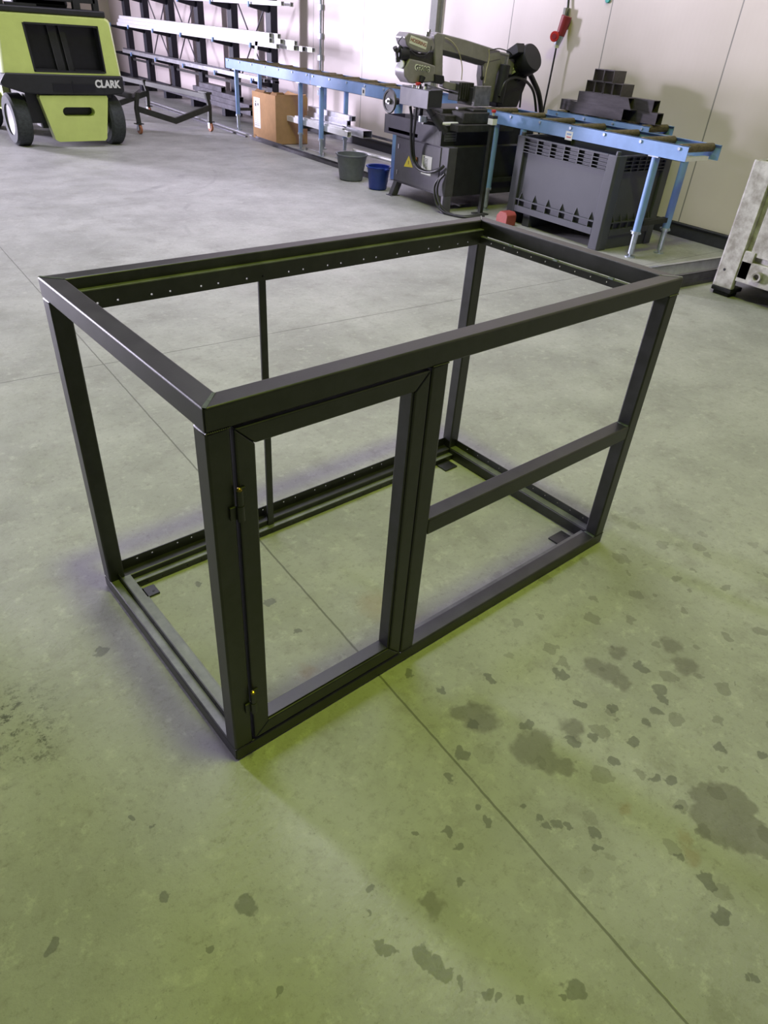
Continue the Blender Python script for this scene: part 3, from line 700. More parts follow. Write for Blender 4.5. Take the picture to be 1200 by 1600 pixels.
writing('model_letters','G320G',.062,.001,basis(cen2-OFF+Vector((0,-.002,0)),xd2,Vector((-xd2.z,0,xd2.x))),'white',lo,.003)
writing('model_letters','G320G',.054,.001,basis(cen2-OFF+Vector((.004,-.004,-.003)),xd2,Vector((-xd2.z,0,xd2.x))),'ink',lo,.0)
# tension star knob at the far left of the bow
s=YP(635,84,YB); ax=Vector((-1,-.1,0)).normalized()
kn=add(B().cyl(s,s+ax*.10,.055,.05,n=24),'tension_hub','black',t,smooth=True,bevel=.006)
k0=s+ax*.12
for px,py in ((617,74),(627,72.5),(622,97)):
    e_=YP(px,py,YB-.02); b=B().cyl(k0,k0+(e_-k0)*.55,.010,n=12).cyl(k0+(e_-k0)*.45,e_,.018,.022,n=14)
    add(b,'star_knob_handle','castdark' if px==617 else 'black',kn,smooth=True)
s=YP(629,100,YB); add(B().cyl(s+Vector((-.035,-.01,0)),s+Vector((-.005,0,0)),.035,n=24),'pressure_gauge','white',t,smooth=True); add(B().cyl(s+Vector((-.006,0,0)),s+Vector((.02,0,0)),.038,n=24),'gauge_case','black',t,smooth=True)
add(B().tube(P([(624,71),(623,65),(630,56),(634,54)]),.004,n=6).tube(P([(631,106),(633,120),(637,128)]),.004,n=6),'brake_wire','black',t)
add(B().cyl(YP(668,57,YB),YP(669,50,YB),.022,n=14).cyl(YP(671,53,YB),YP(671.5,46,YB),.012,n=12),'bleed_fitting','steel',t,smooth=True)
add(B().tube(P([(641,78),(650,86),(662,87),(672,80),(674,72)],YB-.07),.005,n=8),'blade_brush_cable','rubber',t,smooth=True)
# gear case, cylinder, motor
slab([(776,79),(790,82),(803,86),(806,96),(800,118),(782,112),(778,95)],.13,'gear_case','sawgreen',y=YB+.02,bev=.015)
slab([(782,92),(800,86),(826,108),(823,130),(808,168),(776,168),(778,140)],.16,'pivot_bracket','sawdark',y=YB+.05,bev=.012)
p0=YP(790,101,YB-.04);p1=YP(777,161,YB-.04)
add(B().cyl(p0,p1,.052,.058,n=28),'lift_cylinder','black',t,smooth=True,bevel=.006)
add(B().cyl(p0+(p0-p1)*.01,p0+(p0-p1)*.2,.018,n=14),'cylinder_rod','steel',t,smooth=True)
m0=YP(801,110,5.20); m1=YP(831,90,4.97)
d=(m1-m0).normalized()
mo=add(B().lathe([(0,-.03),(.10,-.03),(.128,0),(.128,.0)],m0,d,n=36).cyl(m0,m0+(m1-m0)*.62,.120,n=36).lathe([(.128,0),(.135,.01),(.135,.10),(.125,.125),(.05,.135),(0,.135)],m0+(m1-m0)*.60,d,n=36),'motor','black',t,smooth=True)
for k in range(14):
    an=2*PI*k/14; o1=d.orthogonal().normalized(); o2=d.cross(o1); v=o1*math.cos(an)+o2*math.sin(an)
    add(B().tube([m0+v*.122+d*.02,m0+v*.122+d*((m1-m0).length*.58)],.006,n=6,smooth=0),'cooling_fin','black',mo)
q=YP(806,79,5.06); bz=(Vector((0,0,1))-d*d.z).normalized(); sd=d.cross(bz)
mx=Matrix(((d.x,sd.x,bz.x,q.x),(d.y,sd.y,bz.y,q.y),(d.z,sd.z,bz.z,q.z),(0,0,0,1)))
add(B().box(-.075,.075,-.06,.06,-.055,.035,mx),'terminal_box','black',mo,bevel=.006)
q=YP(805,95,4.985); v=(CAM-q).normalized(); n_=(v-d*v.dot(d)).normalized(); s2=n_.cross(d)
q=m0+(m1-m0)*.22+n_*.123; mx=Matrix(((d.x,s2.x,n_.x,q.x),(d.y,s2.y,n_.y,q.y),(d.z,s2.z,n_.z,q.z),(0,0,0,1)))
add(B().box(-.035,.05,-.028,.028,-.012,.004,mx),'motor_label','paper',mo)
# hoses and cables
def H(pts,ys,r,name='hose',m='rubber'):
    if not isinstance(ys,(list,tuple)): ys=[ys]*len(pts)
    return add(B().tube([YP(a,b_,y) for (a,b_),y in zip(pts,ys)],r,n=10),name,m,t,smooth=True)
H([(826,112),(834,128),(842,148),(846,176)],[5.15,5.15,5.18,5.2],.028,'corrugated_hose')
H([(780,150),(790,128),(806,121),(822,127),(834,145),(838,178)],[4.97,4.97,5.0,5.05,5.1,5.1],.014)
H([(696,59),(707,66),(717,82),(722,105),(721,125)],YB-.02,.005,'coolant_hose','cream')
H([(764,77),(764,92),(760,110),(757,130)],YB-.03,.006,'coolant_hose','cream')
H([(765,79),(780,76),(795,81),(800,86)],YB-.02,.005)
H([(753,103),(753,121)],YB,.007); add(B().lathe([(0,-.02),(.018,-.01),(.02,.01),(0,.02)],YP(753,122,YB),n=14),'valve_knob','black',t,smooth=True)
H([(815,140),(812,168)],4.9,.010); 
def HX(pts,xs,r,name='cable'):
    return add(B().tube([XP(a,b_,x) for (a,b_),x in zip(pts,xs)],r,n=10),name,'rubber',t,smooth=True)
HX([(641,166),(643,185),(642,215),(644,245),(652,262),(668,269),(685,266),(694,259)],[4.42,4.44,4.52,4.55,4.55,4.55,4.56,4.60],.014)
HX([(651,167),(649,190),(646,220),(648,248),(657,263),(672,268),(690,262)],[4.42,4.44,4.54,4.57,4.57,4.57,4.60],.012)
HX([(695,272),(686,283),(683,300),(688,320),(700,333),(725,338),(757,334)],[4.6,4.59,4.585,4.585,4.62,4.72,4.9],.012)
HX([(690,275),(680,288),(679,303),(684,322),(698,334),(726,339.5),(757,337)],[4.6,4.58,4.57,4.575,4.60,4.68,4.85],.012)
s=ZP(660,325); 
# pale handle and tape roll on the tray edge
a=YP(690,195,4.853); c=YP(722,194,4.853); d2=YP(731,196.5,4.853); a.z=c.z=d2.z=.793
o=B().tube([a,c],.017,n=12,smooth=0).cyl(c,d2,.022,.012,n=14)
for v in o.bm.verts: v.co-=a
o=o.obj('tool_grip','white',smooth=True); o.location=a; tag(o,'pale plastic tool handle lying on the black tray edge of the band saw','tool handle')
a=YP(736,198,4.815); o=B().lathe([(.028,-.012),(.040,-.012),(.040,.012),(.028,.012)],(0,0,0),(.3,-1,0),n=28,close=True).lathe([(.010,-.004),(.03,-.004),(.03,.004),(.010,.004)],(0,0,0),(.3,-1,0),n=20,close=True)
o=o.obj('tape_roll','rackgrey',smooth=True); o.location=a; tag(o,'small grey tape roll hanging on the saw tray corner','tape roll')

# emergency stop post
q=XP(770,186,4.98)
t=thing('stop_button_post','black post with a pale box and red stop button, before the saw table end','stop button',(q.x,q.y,0))
def addl(b,*a,**k):
    for v in b.bm.verts: v.co-=Vector((q.x,q.y,0))
    return b.obj(*a,**k)
addl(B().box(q.x-.018,q.x+.022,q.y-.02,q.y+.02,0,q.z-.045).box(q.x-.07,q.x+.07,q.y-.06,q.y+.06,0,.012),'post','cartm',t,bevel=.003)
addl(B().box(q.x-.03,q.x+.03,q.y-.036,q.y+.036,q.z-.05,q.z+.005),'button_box','white',t,bevel=.004)
addl(B().box(q.x-.031,q.x+.031,q.y-.037,q.y+.037,q.z+.005,q.z+.03),'box_lid','black',t,bevel=.003)
addl(B().cyl((q.x,q.y,q.z+.03),(q.x,q.y,q.z+.058),.013,n=16),'button_stem','white',t)
addl(B().cyl((q.x,q.y,q.z+.055),(q.x,q.y,q.z+.078),.022,n=20),'stop_button','red',t,smooth=True,bevel=.003)

# red plastic block behind the frame corner
o=B().prism([(0,0,0),(.0,.15,0),(.0,.15,.08),(.0,.11,.125),(.0,.03,.125),(0,0,.10)],(.13,0,0)).obj('plastic_block','salmon',bevel=.006)
o.location=(4.86,4.03,0); tag(o,'small red faceted plastic block on the floor beside the dark crate','plastic block')

# ------------------------------------------------------------------ buckets
def bucket(label,c,r0,r1,h,m,spout=False):
    t=thing('bucket',label,'bucket',(c[0],c[1],0))
    pr=[(0,.006),(r0-.004,.006),(r1-.006,h-.004),(r1+.012,h),(r1+.016,h-.012),(r1+.002,h-.02),(r0+(r1-r0)*.72+.001,h*.72),(r0+.002,0.012),(r0-.012,0),(0,0)]
    B().lathe(pr,n=48).obj('bucket_body',m,t,smooth=True)
    if spout: B().box(-.025,.025,-r1-.045,-r1+.0,h-.03,h-.008).obj('pouring_lip',m,t,bevel=.008)
    B().tube([(math.cos(a)*(r1+.018),math.sin(a)*(r1+.018)*.98,h-.03-.05*abs(math.sin(a))) for a in [PI*k/12 for k in range(13)]],.003,n=6,smooth=0).obj('wire_handle','galv',t)
    return t
bucket('large grey plastic bucket on the floor before the roller table',(4.66,6.50),.135,.178,.285,'bgrey')
bucket('smaller blue plastic bucket standing next to the band saw',(4.66,5.945),.10,.130,.245,'bblue',True)

# ------------------------------------------------------------------ cardboard box
t=thing('cardboard_box','open brown cardboard box with a white label under the blue roller table','box',(5.30,9.42,0))
x0,x1,y0,y1,h=-.26,.27,-.36,.36,.60
random.seed(5)
def ragged(pts_lo,n,axis,fixed,a0,a1,thick,hh,amp):
    b=B(); 
    for k in range(n):
        u0=a0+(a1-a0)*k/n; u1=a0+(a1-a0)*(k+1)/n; z=hh+amp*(random.random()-.5)
        if axis=='y': b.box(fixed,fixed+thick,u0,u1,0.0,z)
        else: b.box(u0,u1,fixed,fixed+thick,0.0,z)
    return b
B().box(x0,x0+.006,y0,y1,0,h+.02).obj('front_wall','cardboard',t)
B().box(x1-.006,x1,y0,y1,0,h-.01).obj('back_wall','cardboard',t)
B().box(x0+.006,x1-.006,y0,y0+.006,0,h+.01).obj('side_wall','cardboard',t)
B().box(x0+.006,x1-.006,y1-.006,y1,0,h).obj('side_wall','cardboard',t)
B().box(x0,x1,y0,y1,0,.006).obj('box_base','cardboard',t)
for k,(u0,u1,lean,up_) in enumerate(((y0+.02,y0+.2,.05,.05),(y0+.2,y0+.42,.02,-.02),(y0+.42,y1-.02,.07,.045))):
    B().prism([(x0+.006,u0,h-.01),(x0+.006,u1,h),(x0+.006+lean,u1-.02,h+up_+.008),(x0+.006+lean*.8,(u0*.4+u1*.6),h+up_-.004),(x0+.006+lean,u0+.03,h+up_)],(.004,0,0)).obj('torn_flap','cardin',t)
B().prism([(x1-.02,y0+.03,h-.02),(x1-.02,y1-.04,h-.02),(x1+.02,y1-.1,h+.03),(x1+.01,0,h+.015),(x1+.03,y0+.1,h+.035)],(.004,0,0)).obj('torn_flap','cardboard',t)
B().box(x0+.02,x1-.02,y0+.007,y0+.011,h-.02,h+.035).obj('torn_flap','cardboard',t)
lb=B().box(x0-.0015,x0,y1-.245,y1-.045,.15,.545).obj('shipping_label','paper',t)
b=B().box(x0-.0022,x0-.0015,y1-.13,y1-.085,.43,.47).box(x0-.0022,x0-.0015,y1-.20,y1-.165,.445,.475).box(x0-.0022,x0-.0015,y1-.13,y1-.1,.48,.50)
for k in range(9): b.box(x0-.0022,x0-.0015,y1-.22,y1-.07,.385-.025*k,.388-.025*k)
b.obj('label_print','ink',t)
B().box(x0-.002,x0,y1-.10,y1-.03,.03,.05).obj('box_print','cardin',t)

# ------------------------------------------------------------------ aluminium profiles below the tables
def bar(name,label,cat,grp,x0,x1,y0,y1,z0,z1,m='alu',t=.004):
    b=B().hollow('y',y0-(y0+y1)/2,y1-(y0+y1)/2,-(x1-x0)/2,(x1-x0)/2,0,z1-z0,t)
    o=b.obj(name,m); o.location=((x0+x1)/2,(y0+y1)/2,z0); return tag(o,label,cat,grp)
G='aluminium profiles resting under the blue tables'
bar('aluminium_profile','long pale profile on the rest under the tables, nearest the room','profile',G,5.224,5.289,7.46,9.08,.312,.377,'aluw')
bar('aluminium_profile','slim pale profile lying on top of the long one under the tables','profile',G,5.235,5.28,7.60,8.85,.3775,.402,'aluw')
bar('aluminium_profile','upper square aluminium profile of the two stacked under the tables','profile',G,5.46,5.525,7.72,8.86,.462,.522)
bar('aluminium_profile','lower square aluminium profile of the two stacked under the tables','profile',G,5.44,5.50,7.80,8.86,.40,.4615)
bar('aluminium_profile','flat aluminium profile under the stacked pair, under the tables','profile',G,5.40,5.54,7.35,8.86,.312,.399)
bar('aluminium_profile','thin long strip reaching towards the saw under the tables','profile',G,5.62,5.64,6.6,8.8,.312,.34,'rackgrey',.003)
o=B().tube([(0,-.24,.03),(0,.24,.03)],.006,smooth=0).box(-.012,.012,-.25,-.23,0,.036).box(-.012,.012,.23,.25,0,.036).obj('tie_rod','steel'); o.location=(5.255,8.32,0); tag(o,'thin bright rod near the floor between the two middle table legs','rod')
# things lying on the floor along the tables
o=B().box(-.05,.05,-1.7,1.7,0,.012).box(-.05,-.046,-1.7,1.7,.012,.04).box(.046,.05,-1.7,1.7,.012,.04).obj('floor_channel','rackgrey'); o.location=(4.97,7.95,0); o.rotation_euler.z=.006; tag(o,'long grey metal channel lying on the floor along the roller tables','metal channel')
o=B().box(-.018,.018,-2.2,2.2,0,.02).obj('floor_strip','rackgrey'); o.location=(4.95,12.0,0); o.rotation_euler.z=-.01; tag(o,'thin straight metal strip on the floor running past the rack','metal strip')
o=B().box(-.03,.03,-2.2,2.2,0,.012).obj('floor_strip','alu'); o.location=(5.12,12.1,0); o.rotation_euler.z=-.01; tag(o,'wider flat metal strip on the floor, closer to the rack feet','metal strip')
o=B().tube([(0,-1.1,0),(0,.85,0)],.022,n=14,smooth=0).obj('metal_pipe','aluw',smooth=True); o.location=(5.95,7.45,.022); o.rotation_euler.z=.06; tag(o,'pale round pipe lying on the floor by the wall behind the buckets','pipe')
o=B().box(-.2,.2,-.02,.02,0,.015).box(-.02,.0,-.10,.1,.015,.03).obj('tool_bar','steel'); o.location=(4.98,4.95,0); tag(o,'bright steel bar on the floor beneath the band saw','bar')

# ------------------------------------------------------------------ socket and plug hanging by the wall
s=XP(872,50,6.30)
t=thing('power_socket','dark red industrial socket with a pale plug hanging on the white wall','socket',tuple(s))
a=XP(884,8,6.33)-s;b_=XP(875,55,6.31)-s
B().cyl(XP(886,25,6.32)-s,XP(875,56,6.30)-s,.055,.045,n=24).obj('socket_body','dred',t,smooth=True,bevel=.006)
ps=B().cyl(XP(875,56,6.30)-s,XP(870,70,6.29)-s,.044,.030,n=24).obj('plug','galv',t,smooth=True)
B().cyl(XP(870,70,6.29)-s,XP(869,75,6.29)-s,.028,.028,n=16).obj('cable_gland','white',ps,smooth=True)
q=XP(867,57,6.24)-s
B().cyl(q,q+Vector((-.02,-.008,0)),.048,n=28).obj('socket_lid','red',t,smooth=True,bevel=.004)
B().cyl(q+Vector((-.018,-.008,0)),q+Vector((-.024,-.01,0)),.025,n=24).obj('lid_centre','dred',t,smooth=True)
B().tube([XP(869,75,6.29)-s,XP(860,120,6.29)-s,XP(848,178,6.28)-s,XP(838,230,6.25)-s],.010).obj('cable','rubber',t,smooth=True)
B().tube([XP(886,27,6.33)-s,XP(888,5,6.35)-s,XP(893,-60,6.36)-s],.012).obj('cable','rubber',t,smooth=True)
B().box(-.0,.07,-.03,.0,-.02,.16).obj('wall_bracket','wallgrey',t).location=(.0,-.02,.05)
s=XP(950,-1,6.37); o=B().cyl((0,0,0),(-.02,0,0),.03,n=20).obj('wall_cap','teal',smooth=True,bevel=.004); o.location=(6.38,s.y,s.z); tag(o,'small teal cap stuck high on the white wall','wall cap')

# ------------------------------------------------------------------ cantilever rack
t=thing('cantilever_rack','tall navy black storage rack along the white wall holding long profiles','rack',(5.95,14.0,0))
cols=[10.87,12.27,13.67,15.07,16.47,17.6]
for y in cols:
    yy=y-14
    c=B().box(-.02,.10,yy-.07,yy+.07,0,3.2).box(-.03,-.02,yy-.085,yy+.085,0,3.2).obj('column','rack',t,bevel=.003)
    B().box(-.24,-.03,yy-.07,yy+.07,0,.15).obj('foot','rack',c,bevel=.003)
    for z in (.66,1.14,1.665,2.3):
        B().prism([(-.03,yy-.035,z),(-.03,yy-.035,z-.09),(-.355,yy-.035,z-.035),(-.355,yy-.035,z)],(0,.07,0)).obj('arm','rack',c)
        B().box(-.375,-.355,yy-.02,yy+.02,z-.03,z+.035).obj('arm_stop','blue',c)
for z,m in ((.52,'rack'),(1.95,'rack')):
    B().box(.02,.06,cols[0]-14,cols[-1]-14,z-.02,z+.02).obj('tie_bar','castdark',t)
for a,b_ in ((0,1),(2,3),(3,4)):
    B().tube([(.04,cols[a]-14,1.9),(.04,cols[b_]-14,.4)],.012,smooth=0).tube([(.04,cols[b_]-14,1.9),(.04,cols[a]-14,.4)],.012,smooth=0).obj('diagonal_brace','rackgrey',t)
# bars stored on it
def sb(label,grp,x0,x1,y0,y1,z0,z1,m,tk=.004,name='metal_profile'): return bar(name,label,'metal profile',grp,x0,x1,y0,y1,z0,z1,m,tk)
G='white profiles on the middle rack level'
ends=[10.02,10.30,10.05,9.72,9.90,9.60]
k=0
for i in range(5):
    for j in range(3):
        xa=5.600+.061*i; za=1.142+.062*j
        e_=[[10.03,10.25,10.25],[10.6,10.02,10.1],[9.72,9.70,10.5],[9.58,9.80,10.3],[9.40,10.4,10.6]][i][j]
        if j==2 and i>2: continue
        row=['bottom','middle','top'][j]; pos=['front','second','third','fourth','rearmost'][i]
        sb('white profile in the %s layer of the bright rack bundle, %s from the room'%(row,pos),G,xa,xa+.060,e_,17.2-.1*((i*3+j)%4),za,za+.060,'aluw' if not(i==3) else 'alu',.005)
G='pale profiles on the upper rack level'
for i,e_ in enumerate((9.9,10.1,10.35,10.0)):
    xa=5.62+.07*i; sb('pale profile on the upper rack level, %s from the room'%['first','second','third','fourth'][i],G,xa,xa+.055,e_,17.0,1.667,1.722,'aluw',.005)
G='silver profiles on the low rack level'
sb('bright silver profile on the low rack level, at the front edge',G,5.615,5.665,10.66,17.1,.662,.725,'alu')
sb('flat silver profile on the low rack level behind the bright one',G,5.675,5.74,10.6,16.9,.662,.71,'alu')
sb('dull grey profile on the low rack level at the back',G,5.76,5.84,10.4,16.6,.662,.70,'rackgrey')
sb('slender grey profile atop the low rack level',G,5.70,5.73,11.9,17.3,.712,.74,'rackgrey')
G='dark steel tubes on the rack feet'
random.seed(11)
for i in range(4):
    for j in range(4-i//2):
        xa=5.59+.08*i; za=.152+.078*j
        y0=[[10.95,11.0,11.35,12.05],[10.95,11.1,11.6,12.2],[10.4,10.8,11.9],[10.6,11.0,12.0]][i][j]
        y1=[[16.9,13.2,13.3,13.0],[16.6,13.4,13.1,12.95],[14.2,13.6,13.2],[15.0,13.3,13.1]][i][j]
        sb('grey tube on the rack feet, %s layer, %s row'%(['lowest','second','third','topmost'][j],['front','second','third','rear'][i]),G,xa,xa+.076,y0,y1,za,za+.074,'rackgrey',.005)
# white film hanging from the bundle
o=B().prism([(0,0,0),(0,.10,0),(0,.12,-.10),(0,.16,-.22),(0,.22,-.33),(0,.13,-.30),(0,.05,-.15)],(.004,0,0)).obj('plastic_film','white'); o.location=(5.60,10.62,1.20); tag(o,'torn white wrapping film hanging down from the bright profile bundle','wrapping film')

# ------------------------------------------------------------------ material cart
t=thing('material_cart','low black V-frame trolley on orange casters behind the forklift','trolley',(4.05,10.38,0),math.radians(7))
def vframe(y):
    b=B(); w=.025
    pts=[(-.60,.365),(-.60,.285),(.0,.115),(.60,.285),(.60,.365),(.0,.195)]
    b.prism([(a,y-w,z) for a,z in pts],(0,2*w,0)); o=b.obj('v_beam','cartm',t,bevel=.004)
    for s in (-1,1):
        l=B().prism([(s*.56,y-w,.13),(s*.615,y-w,.13),(s*.625,y-w,.33),(s*.585,y-w,.52),(s*.53,y-w,.52),(s*.575,y-w,.33)],(0,2*w,0)).obj('post','cartm',t,bevel=.003)
        B().box(s*.59-.055,s*.59+.055,y-.05,y+.05,.125,.137).obj('caster_plate','cartm',l)
        cs=B().box(s*.59-.028,s*.59-.020,y-.03,y+.02,.045,.126).box(s*.59+.020,s*.59+.028,y-.03,y+.02,.045,.126).obj('caster_fork','galv',l)
        B().cyl((s*.59-.018,y-.01,.062),(s*.59+.018,y-.01,.062),.062,n=28).obj('caster_wheel','orange',l,smooth=True,bevel=.006)
for y in (0,2.0): vframe(y)
for s in (-1,1):
    B().box(s*.59-.03,s*.59+.03,-.02,2.9,.43,.50).obj('side_beam','cartm',t,bevel=.003)
B().box(.545,.64,-.03,.22,.50,.53).obj('top_plate','cartm',t,bevel=.003)
B().prism([(-.64,-.03,.46),(-.64,-.03,.49),(-.48,.03,.56),(-.48,.03,.53)],(0,.05,0)).obj('top_plate','rackgrey',t,bevel=.002)

# ------------------------------------------------------------------ forklift
FY=9.25
t=thing('forklift','lime green and black forklift truck seen from behind at the top left','forklift',(2.25,FY,0))
FO=Vector((2.25,FY,0))
def fa(b,*a,**k):
    for v in b.bm.verts: v.co-=FO
    return b.obj(*a,**k)
def FP(pts,y=FY): return [tuple(YP(a,b_,y)) for a,b_ in pts]
# counterweight: rounded green shell with radiator opening, built as a ring of faces around the opening
xl,xr=1.585,2.945; zt,zb=1.385,.795
ox0,ox1,oz0,oz1=1.93,2.745,.82,1.295
def shell():
    b=B(); bm=b.bm
    D=.9
    def ring(pts): return [bm.verts.new(Vector(p)) for p in pts]
    # outline of rear face (x,z) with slight taper to the top, corners rounded
    def outline(inset,y,n=5,r=.07,top=zt):
        out=[]; L_,R_=xl+inset,xr-inset; T_,B_=top-inset*.6,zb
        cs=[(L_+.0,B_,0),(R_+.02,B_,0)]
        out.append((L_-.02,y,B_)); out.append((R_+.02,y,B_))
        for k in range(n+1):
            a=PI/2*k/n; out.append((R_-r-.03+r*math.cos(a),y,T_-r+r*math.sin(a)))
        for k in range(n+1):
            a=PI/2+PI/2*k/n; out.append((L_+r+.03+r*math.cos(a),y,T_-r+r*math.sin(a)))
        return out
    A=outline(.03,FY); A1=outline(0.0,FY+.05); A2=outline(-.015,FY+.16); A3=outline(-.02,FY+1.0)
    hole=[]; n=4; r=.04
    for (cx,cz,a0) in ((ox0+r-.0,oz0+r,PI),(ox1-r+.02,oz0+r,1.5*PI),(ox1-r-.005,oz1-r,0),(ox0+r-.03,oz1-r,PI/2)):
        for k in range(n+1): a=a0+PI/2*k/n; hole.append((cx+r*math.cos(a),FY,cz+r*math.sin(a)))
    VA=ring(A); VH=ring(hole)
    e1=[bm.edges.new((VA[i],VA[(i+1)%len(VA)])) for i in range(len(VA))]
    e2=[bm.edges.new((VH[i],VH[(i+1)%len(VH)])) for i in range(len(VH))]
    bmesh.ops.triangle_fill(bm,use_beauty=True,edges=e1+e2)
    V1=ring(A1);V2=ring(A2);V3=ring(A3)
    for R,S in ((VA,V1),(V1,V2),(V2,V3)):
        for i in range(len(R)): bm.faces.new((R[i],R[(i+1)%len(R)],S[(i+1)%len(S)],S[i]))
    HI=ring([(p[0],FY+.16,p[2]) for p in hole])
    for i in range(len(VH)): bm.faces.new((VH[i],VH[(i+1)%len(VH)],HI[(i+1)%len(HI)],HI[i]))
    return b
fa(shell(),'counterweight','green',t,smooth=True)
# dark gasket around the radiator opening
fr_=B(); 
fr_.box(ox0-.02,ox1,FY-.004,FY+.148,oz1-.012,oz1+.006).box(ox0,ox1+.01,FY-.004,FY+.148,oz0-.006,oz0+.01)
fr_.prism([(ox0-.04,FY-.004,oz1),(ox0-.018,FY-.004,oz1),(ox0+.018,FY-.004,oz0),(ox0-.004,FY-.004,oz0)],(0,.15,0))
fr_.prism([(ox1-.014,FY-.004,oz1),(ox1+.002,FY-.004,oz1),(ox1+.026,FY-.004,oz0),(ox1+.008,FY-.004,oz0)],(0,.15,0))
fa(fr_,'opening_trim','black',t)
rad=fa(B().box(ox0-.1,ox1+.1,FY+.15,FY+.17,oz0-.05,oz1+.05),'radiator','radi',t)
b=B()
for a,c in ((2.21,2.30),(2.335,2.40)): b.prism([(a-.03,FY+.10,oz1+.0),(c-.03,FY+.10,oz1+.0),(c+.02,FY+.10,oz0),(a+.02,FY+.10,oz0)],(0,.05,0))
fa(b,'radiator_post','black',rad)
b=B()
for a in (2.205,2.335): b.prism([(a-.03,FY+.095,oz1),(a-.026,FY+.095,oz1),(a+.024,FY+.095,oz0),(a+.02,FY+.095,oz0)],(0,.01,0))
fa(b,'post_edge','rackgrey',rad)
fa(B().box(ox0,2.2,FY+.06,FY+.15,oz0+.0,oz0+.02).box(2.42,ox1,FY+.06,FY+.15,oz0+.0,oz0+.02),'lower_sill','black',rad)
# black bumper belt
bp=FP([(0,120),(10,113),(60,120),(120,123),(190,121.5),(190,144),(180,150),(160,145),(60,141),(20,140),(0,136)],FY)
bp=[(1.52,.70),(1.60,.80),(2.30,.795),(2.965,.79),(2.965,.63),(2.93,.60),(2.72,.585),(1.95,.585),(1.75,.60),(1.55,.66)]
fa(B().prism([(a,FY-.02,z) for a,z in bp],(0,1.3,0)),'bumper_belt','black',t,bevel=.012)
fa(B().box(2.10,2.60,FY-.026,FY-.018,.62,.70).box(2.33,2.345,FY-.03,FY-.018,.60,.73),'belt_recess','radi',t)
c=YP(168,133,FY-.022)-FO
p0=YP(150,140,FY-.02); p1=YP(188,139,FY-.02)
wl=(p1.x-p0.x)/(5+4*.14)
mxl=FACE_MY(((p0.x+p1.x)/2-FO.x,FY-.021-FO.y,(p0.z+p1.z)/2+.052-FO.z))@Matrix.Diagonal((1.0,1.12,1,1))
writing('maker_letters','CLARK',.098,.003,mxl,'aluw',t,.0042)
# lower green plate with slot
lw=[(1.935,.572),(2.735,.578),(2.745,.55),(2.665,.10),(2.64,.075),(2.07,.07),(2.03,.09),(1.925,.55)]
def plate_with_slot():
    b=B(); bm=b.bm; V=[bm.verts.new((a,FY+.0,z)) for a,z in lw]; hole=[]
    cz=.40; 
    for (cx,a0) in ((2.51,-PI/2),(2.22,PI/2)):
        for k in range(7): a=a0+PI*k/6; hole.append((cx+.05*math.cos(a),FY,cz+.05*math.sin(a)))
    Hh=[bm.verts.new(p) for p in hole]
    e1=[bm.edges.new((V[i],V[(i+1)%len(V)])) for i in range(len(V))]; e2=[bm.edges.new((Hh[i],Hh[(i+1)%len(Hh)])) for i in range(len(Hh))]
    bmesh.ops.triangle_fill(bm,use_beauty=True,edges=e1+e2)
    for R_ in (V,Hh):
        S=[bm.verts.new(v.co+Vector((0,.14,0))) for v in R_]
        for i in range(len(R_)): bm.faces.new((R_[i],R_[(i+1)%len(R_)],S[(i+1)%len(S)],S[i]))
    return b
lp=fa(plate_with_slot(),'lower_weight','green',t)
fa(B().box(2.1,2.62,FY+.138,FY+.15,.3,.5),'slot_recess','radi',lp)
fa(B().box(1.80,2.84,FY+.15,FY+1.3,.26,.60),'axle_body','radi',t)
fa(B().cyl((1.8,FY+.34,.29),(2.75,FY+.34,.29),.05).box(1.95,2.7,FY+.2,FY+.5,.2,.34),'steer_axle','black',t)
def wheel(x,y,r,w,ang,name='wheel'):
    t_=bpy.data.objects.new('w',None)
    ax=Vector((math.cos(ang),math.sin(ang),0)); c=Vector((x,y,r))
    o=fa(B().lathe([(r*.6,-w/2),(r*.9,-w/2),(r,-w*.38),(r,w*.38),(r*.9,w/2),(r*.6,w/2)],c,ax,n=44,close=True),'tyre','tyre',t,smooth=True)
    b=B()
    for k in range(24):
        a=2*PI*k/24; q=ax.orthogonal().normalized(); q2=ax.cross(q); v=q*math.cos(a)+q2*math.sin(a); tn=ax.cross(v)
        for s in (-1,1):
            p=c+v*(r-.004)+ax*(s*w*.30); b.prism([p-tn*.022-ax*w*.16,p+tn*.010-ax*w*.16,p+tn*.022+ax*w*.16,p-tn*.010+ax*w*.16],v*.012)
    b.bm.free()
    fa(B().lathe([(0,-w*.30),(r*.35,-w*.34),(r*.56,-w*.42),(r*.62,-w*.42),(r*.62,w*.42),(r*.5,w*.3),(0,w*.25)],c,ax,n=36),'rim','wallgrey',o,smooth=True)
wheel(1.69,FY+.30,.285,.19,math.radians(4)); wheel(2.83,FY+.28,.285,.19,math.radians(4))
wheel(1.68,FY+1.95,.34,.22,0); wheel(2.84,FY+1.95,.34,.22,0)
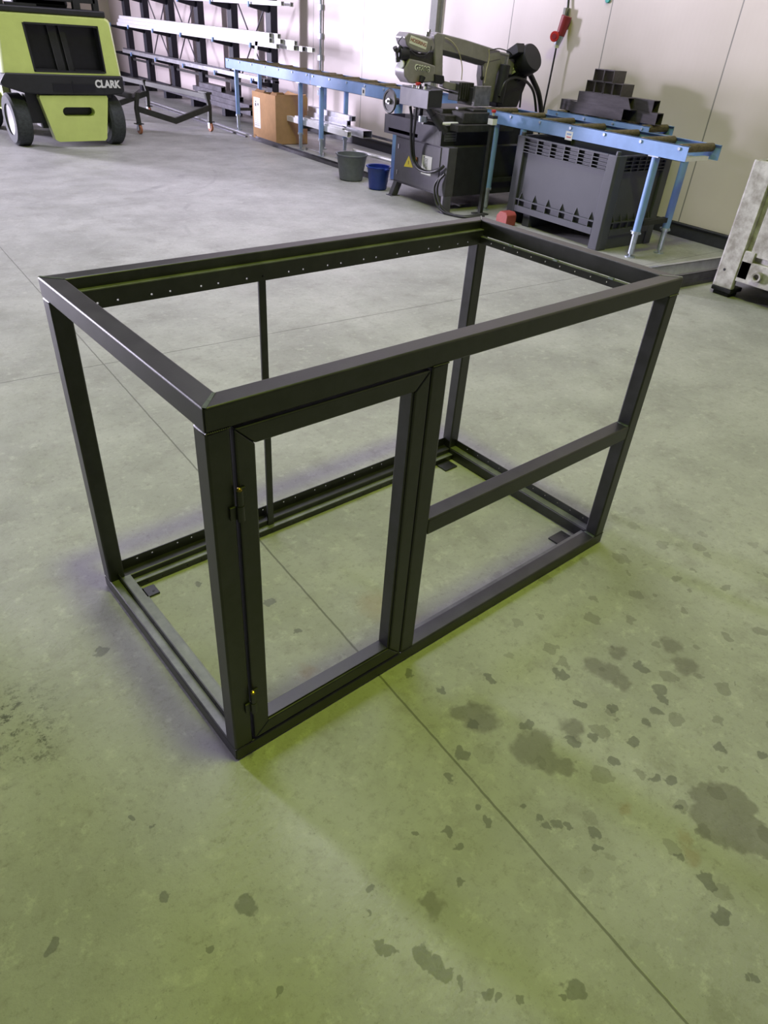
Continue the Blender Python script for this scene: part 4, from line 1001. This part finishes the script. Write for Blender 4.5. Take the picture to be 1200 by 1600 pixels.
# body, hood, seat, guard, mast
fa(B().box(1.72,2.80,FY+1.0,FY+1.75,.28,.60).box(1.62,2.90,FY+1.2,FY+1.75,.32,.50),'chassis','green',t,bevel=.01)
fa(B().box(1.66,2.865,FY+.03,FY+1.05,1.385,1.45),'hood_edge','black',t,bevel=.015)
fa(B().box(1.95,2.58,FY+.5,FY+.62,1.44,2.0).box(1.95,2.58,FY+.5,FY+1.05,1.44,1.56),'seat','black',t,bevel=.04)
b=B()
for x in (1.72,2.79):
    b.box(x-.035,x+.035,FY+.10,FY+.17,1.44,2.15).box(x-.035,x+.035,FY+1.70,FY+1.77,.5,2.15).box(x-.035,x+.035,FY+.10,FY+1.77,2.10,2.17)
for k in range(9): b.box(1.72,2.79,FY+.16+.2*k,FY+.20+.2*k,2.11,2.16)
b.box(1.72,2.79,FY+.10,FY+.16,1.515,1.56)
fa(b,'overhead_guard','black',t,bevel=.005)
fa(B().box(2.52,2.60,FY+.08,FY+.16,1.45,1.56).box(1.77,2.1,FY+.06,FY+.12,1.45,1.475),'lamp_bracket','black',t)
b=B()
for x in (1.95,2.5): b.box(x,x+.07,FY+2.05,FY+2.18,.05,2.2)
for z in (.3,1.1,1.9): b.box(1.95,2.57,FY+2.08,FY+2.16,z,z+.08)
fa(b,'mast','black',t)
for x in (2.0,2.42): fa(B().box(x,x+.10,FY+2.2,FY+3.2,.04,.08).box(x,x+.10,FY+2.2,FY+2.24,.04,.6),'fork_arm','steel',t)

# ------------------------------------------------------------------ cabinet added out of view to shade the lower-left floor from the gate
t=thing('shade_cabinet','added unseen grey cabinet with two doors, shading the floor left of the welded frame','cabinet',(-1.42,2.25,0))
B().box(-.57,.57,-.25,.25,.06,1.9).box(-.53,.53,-.22,.22,0,.06).obj('cabinet_body','wallgrey',t,bevel=.004)
for x in (-.565,.005):
    d=B().box(x,x+.56,-.272,-.251,.09,1.88).obj('cabinet_door','wallgrey',t,bevel=.003)
    B().box(x+(.50 if x<0 else .04),x+(.52 if x<0 else .06),-.30,-.272,.95,1.10).obj('door_handle','steel',d,bevel=.003)
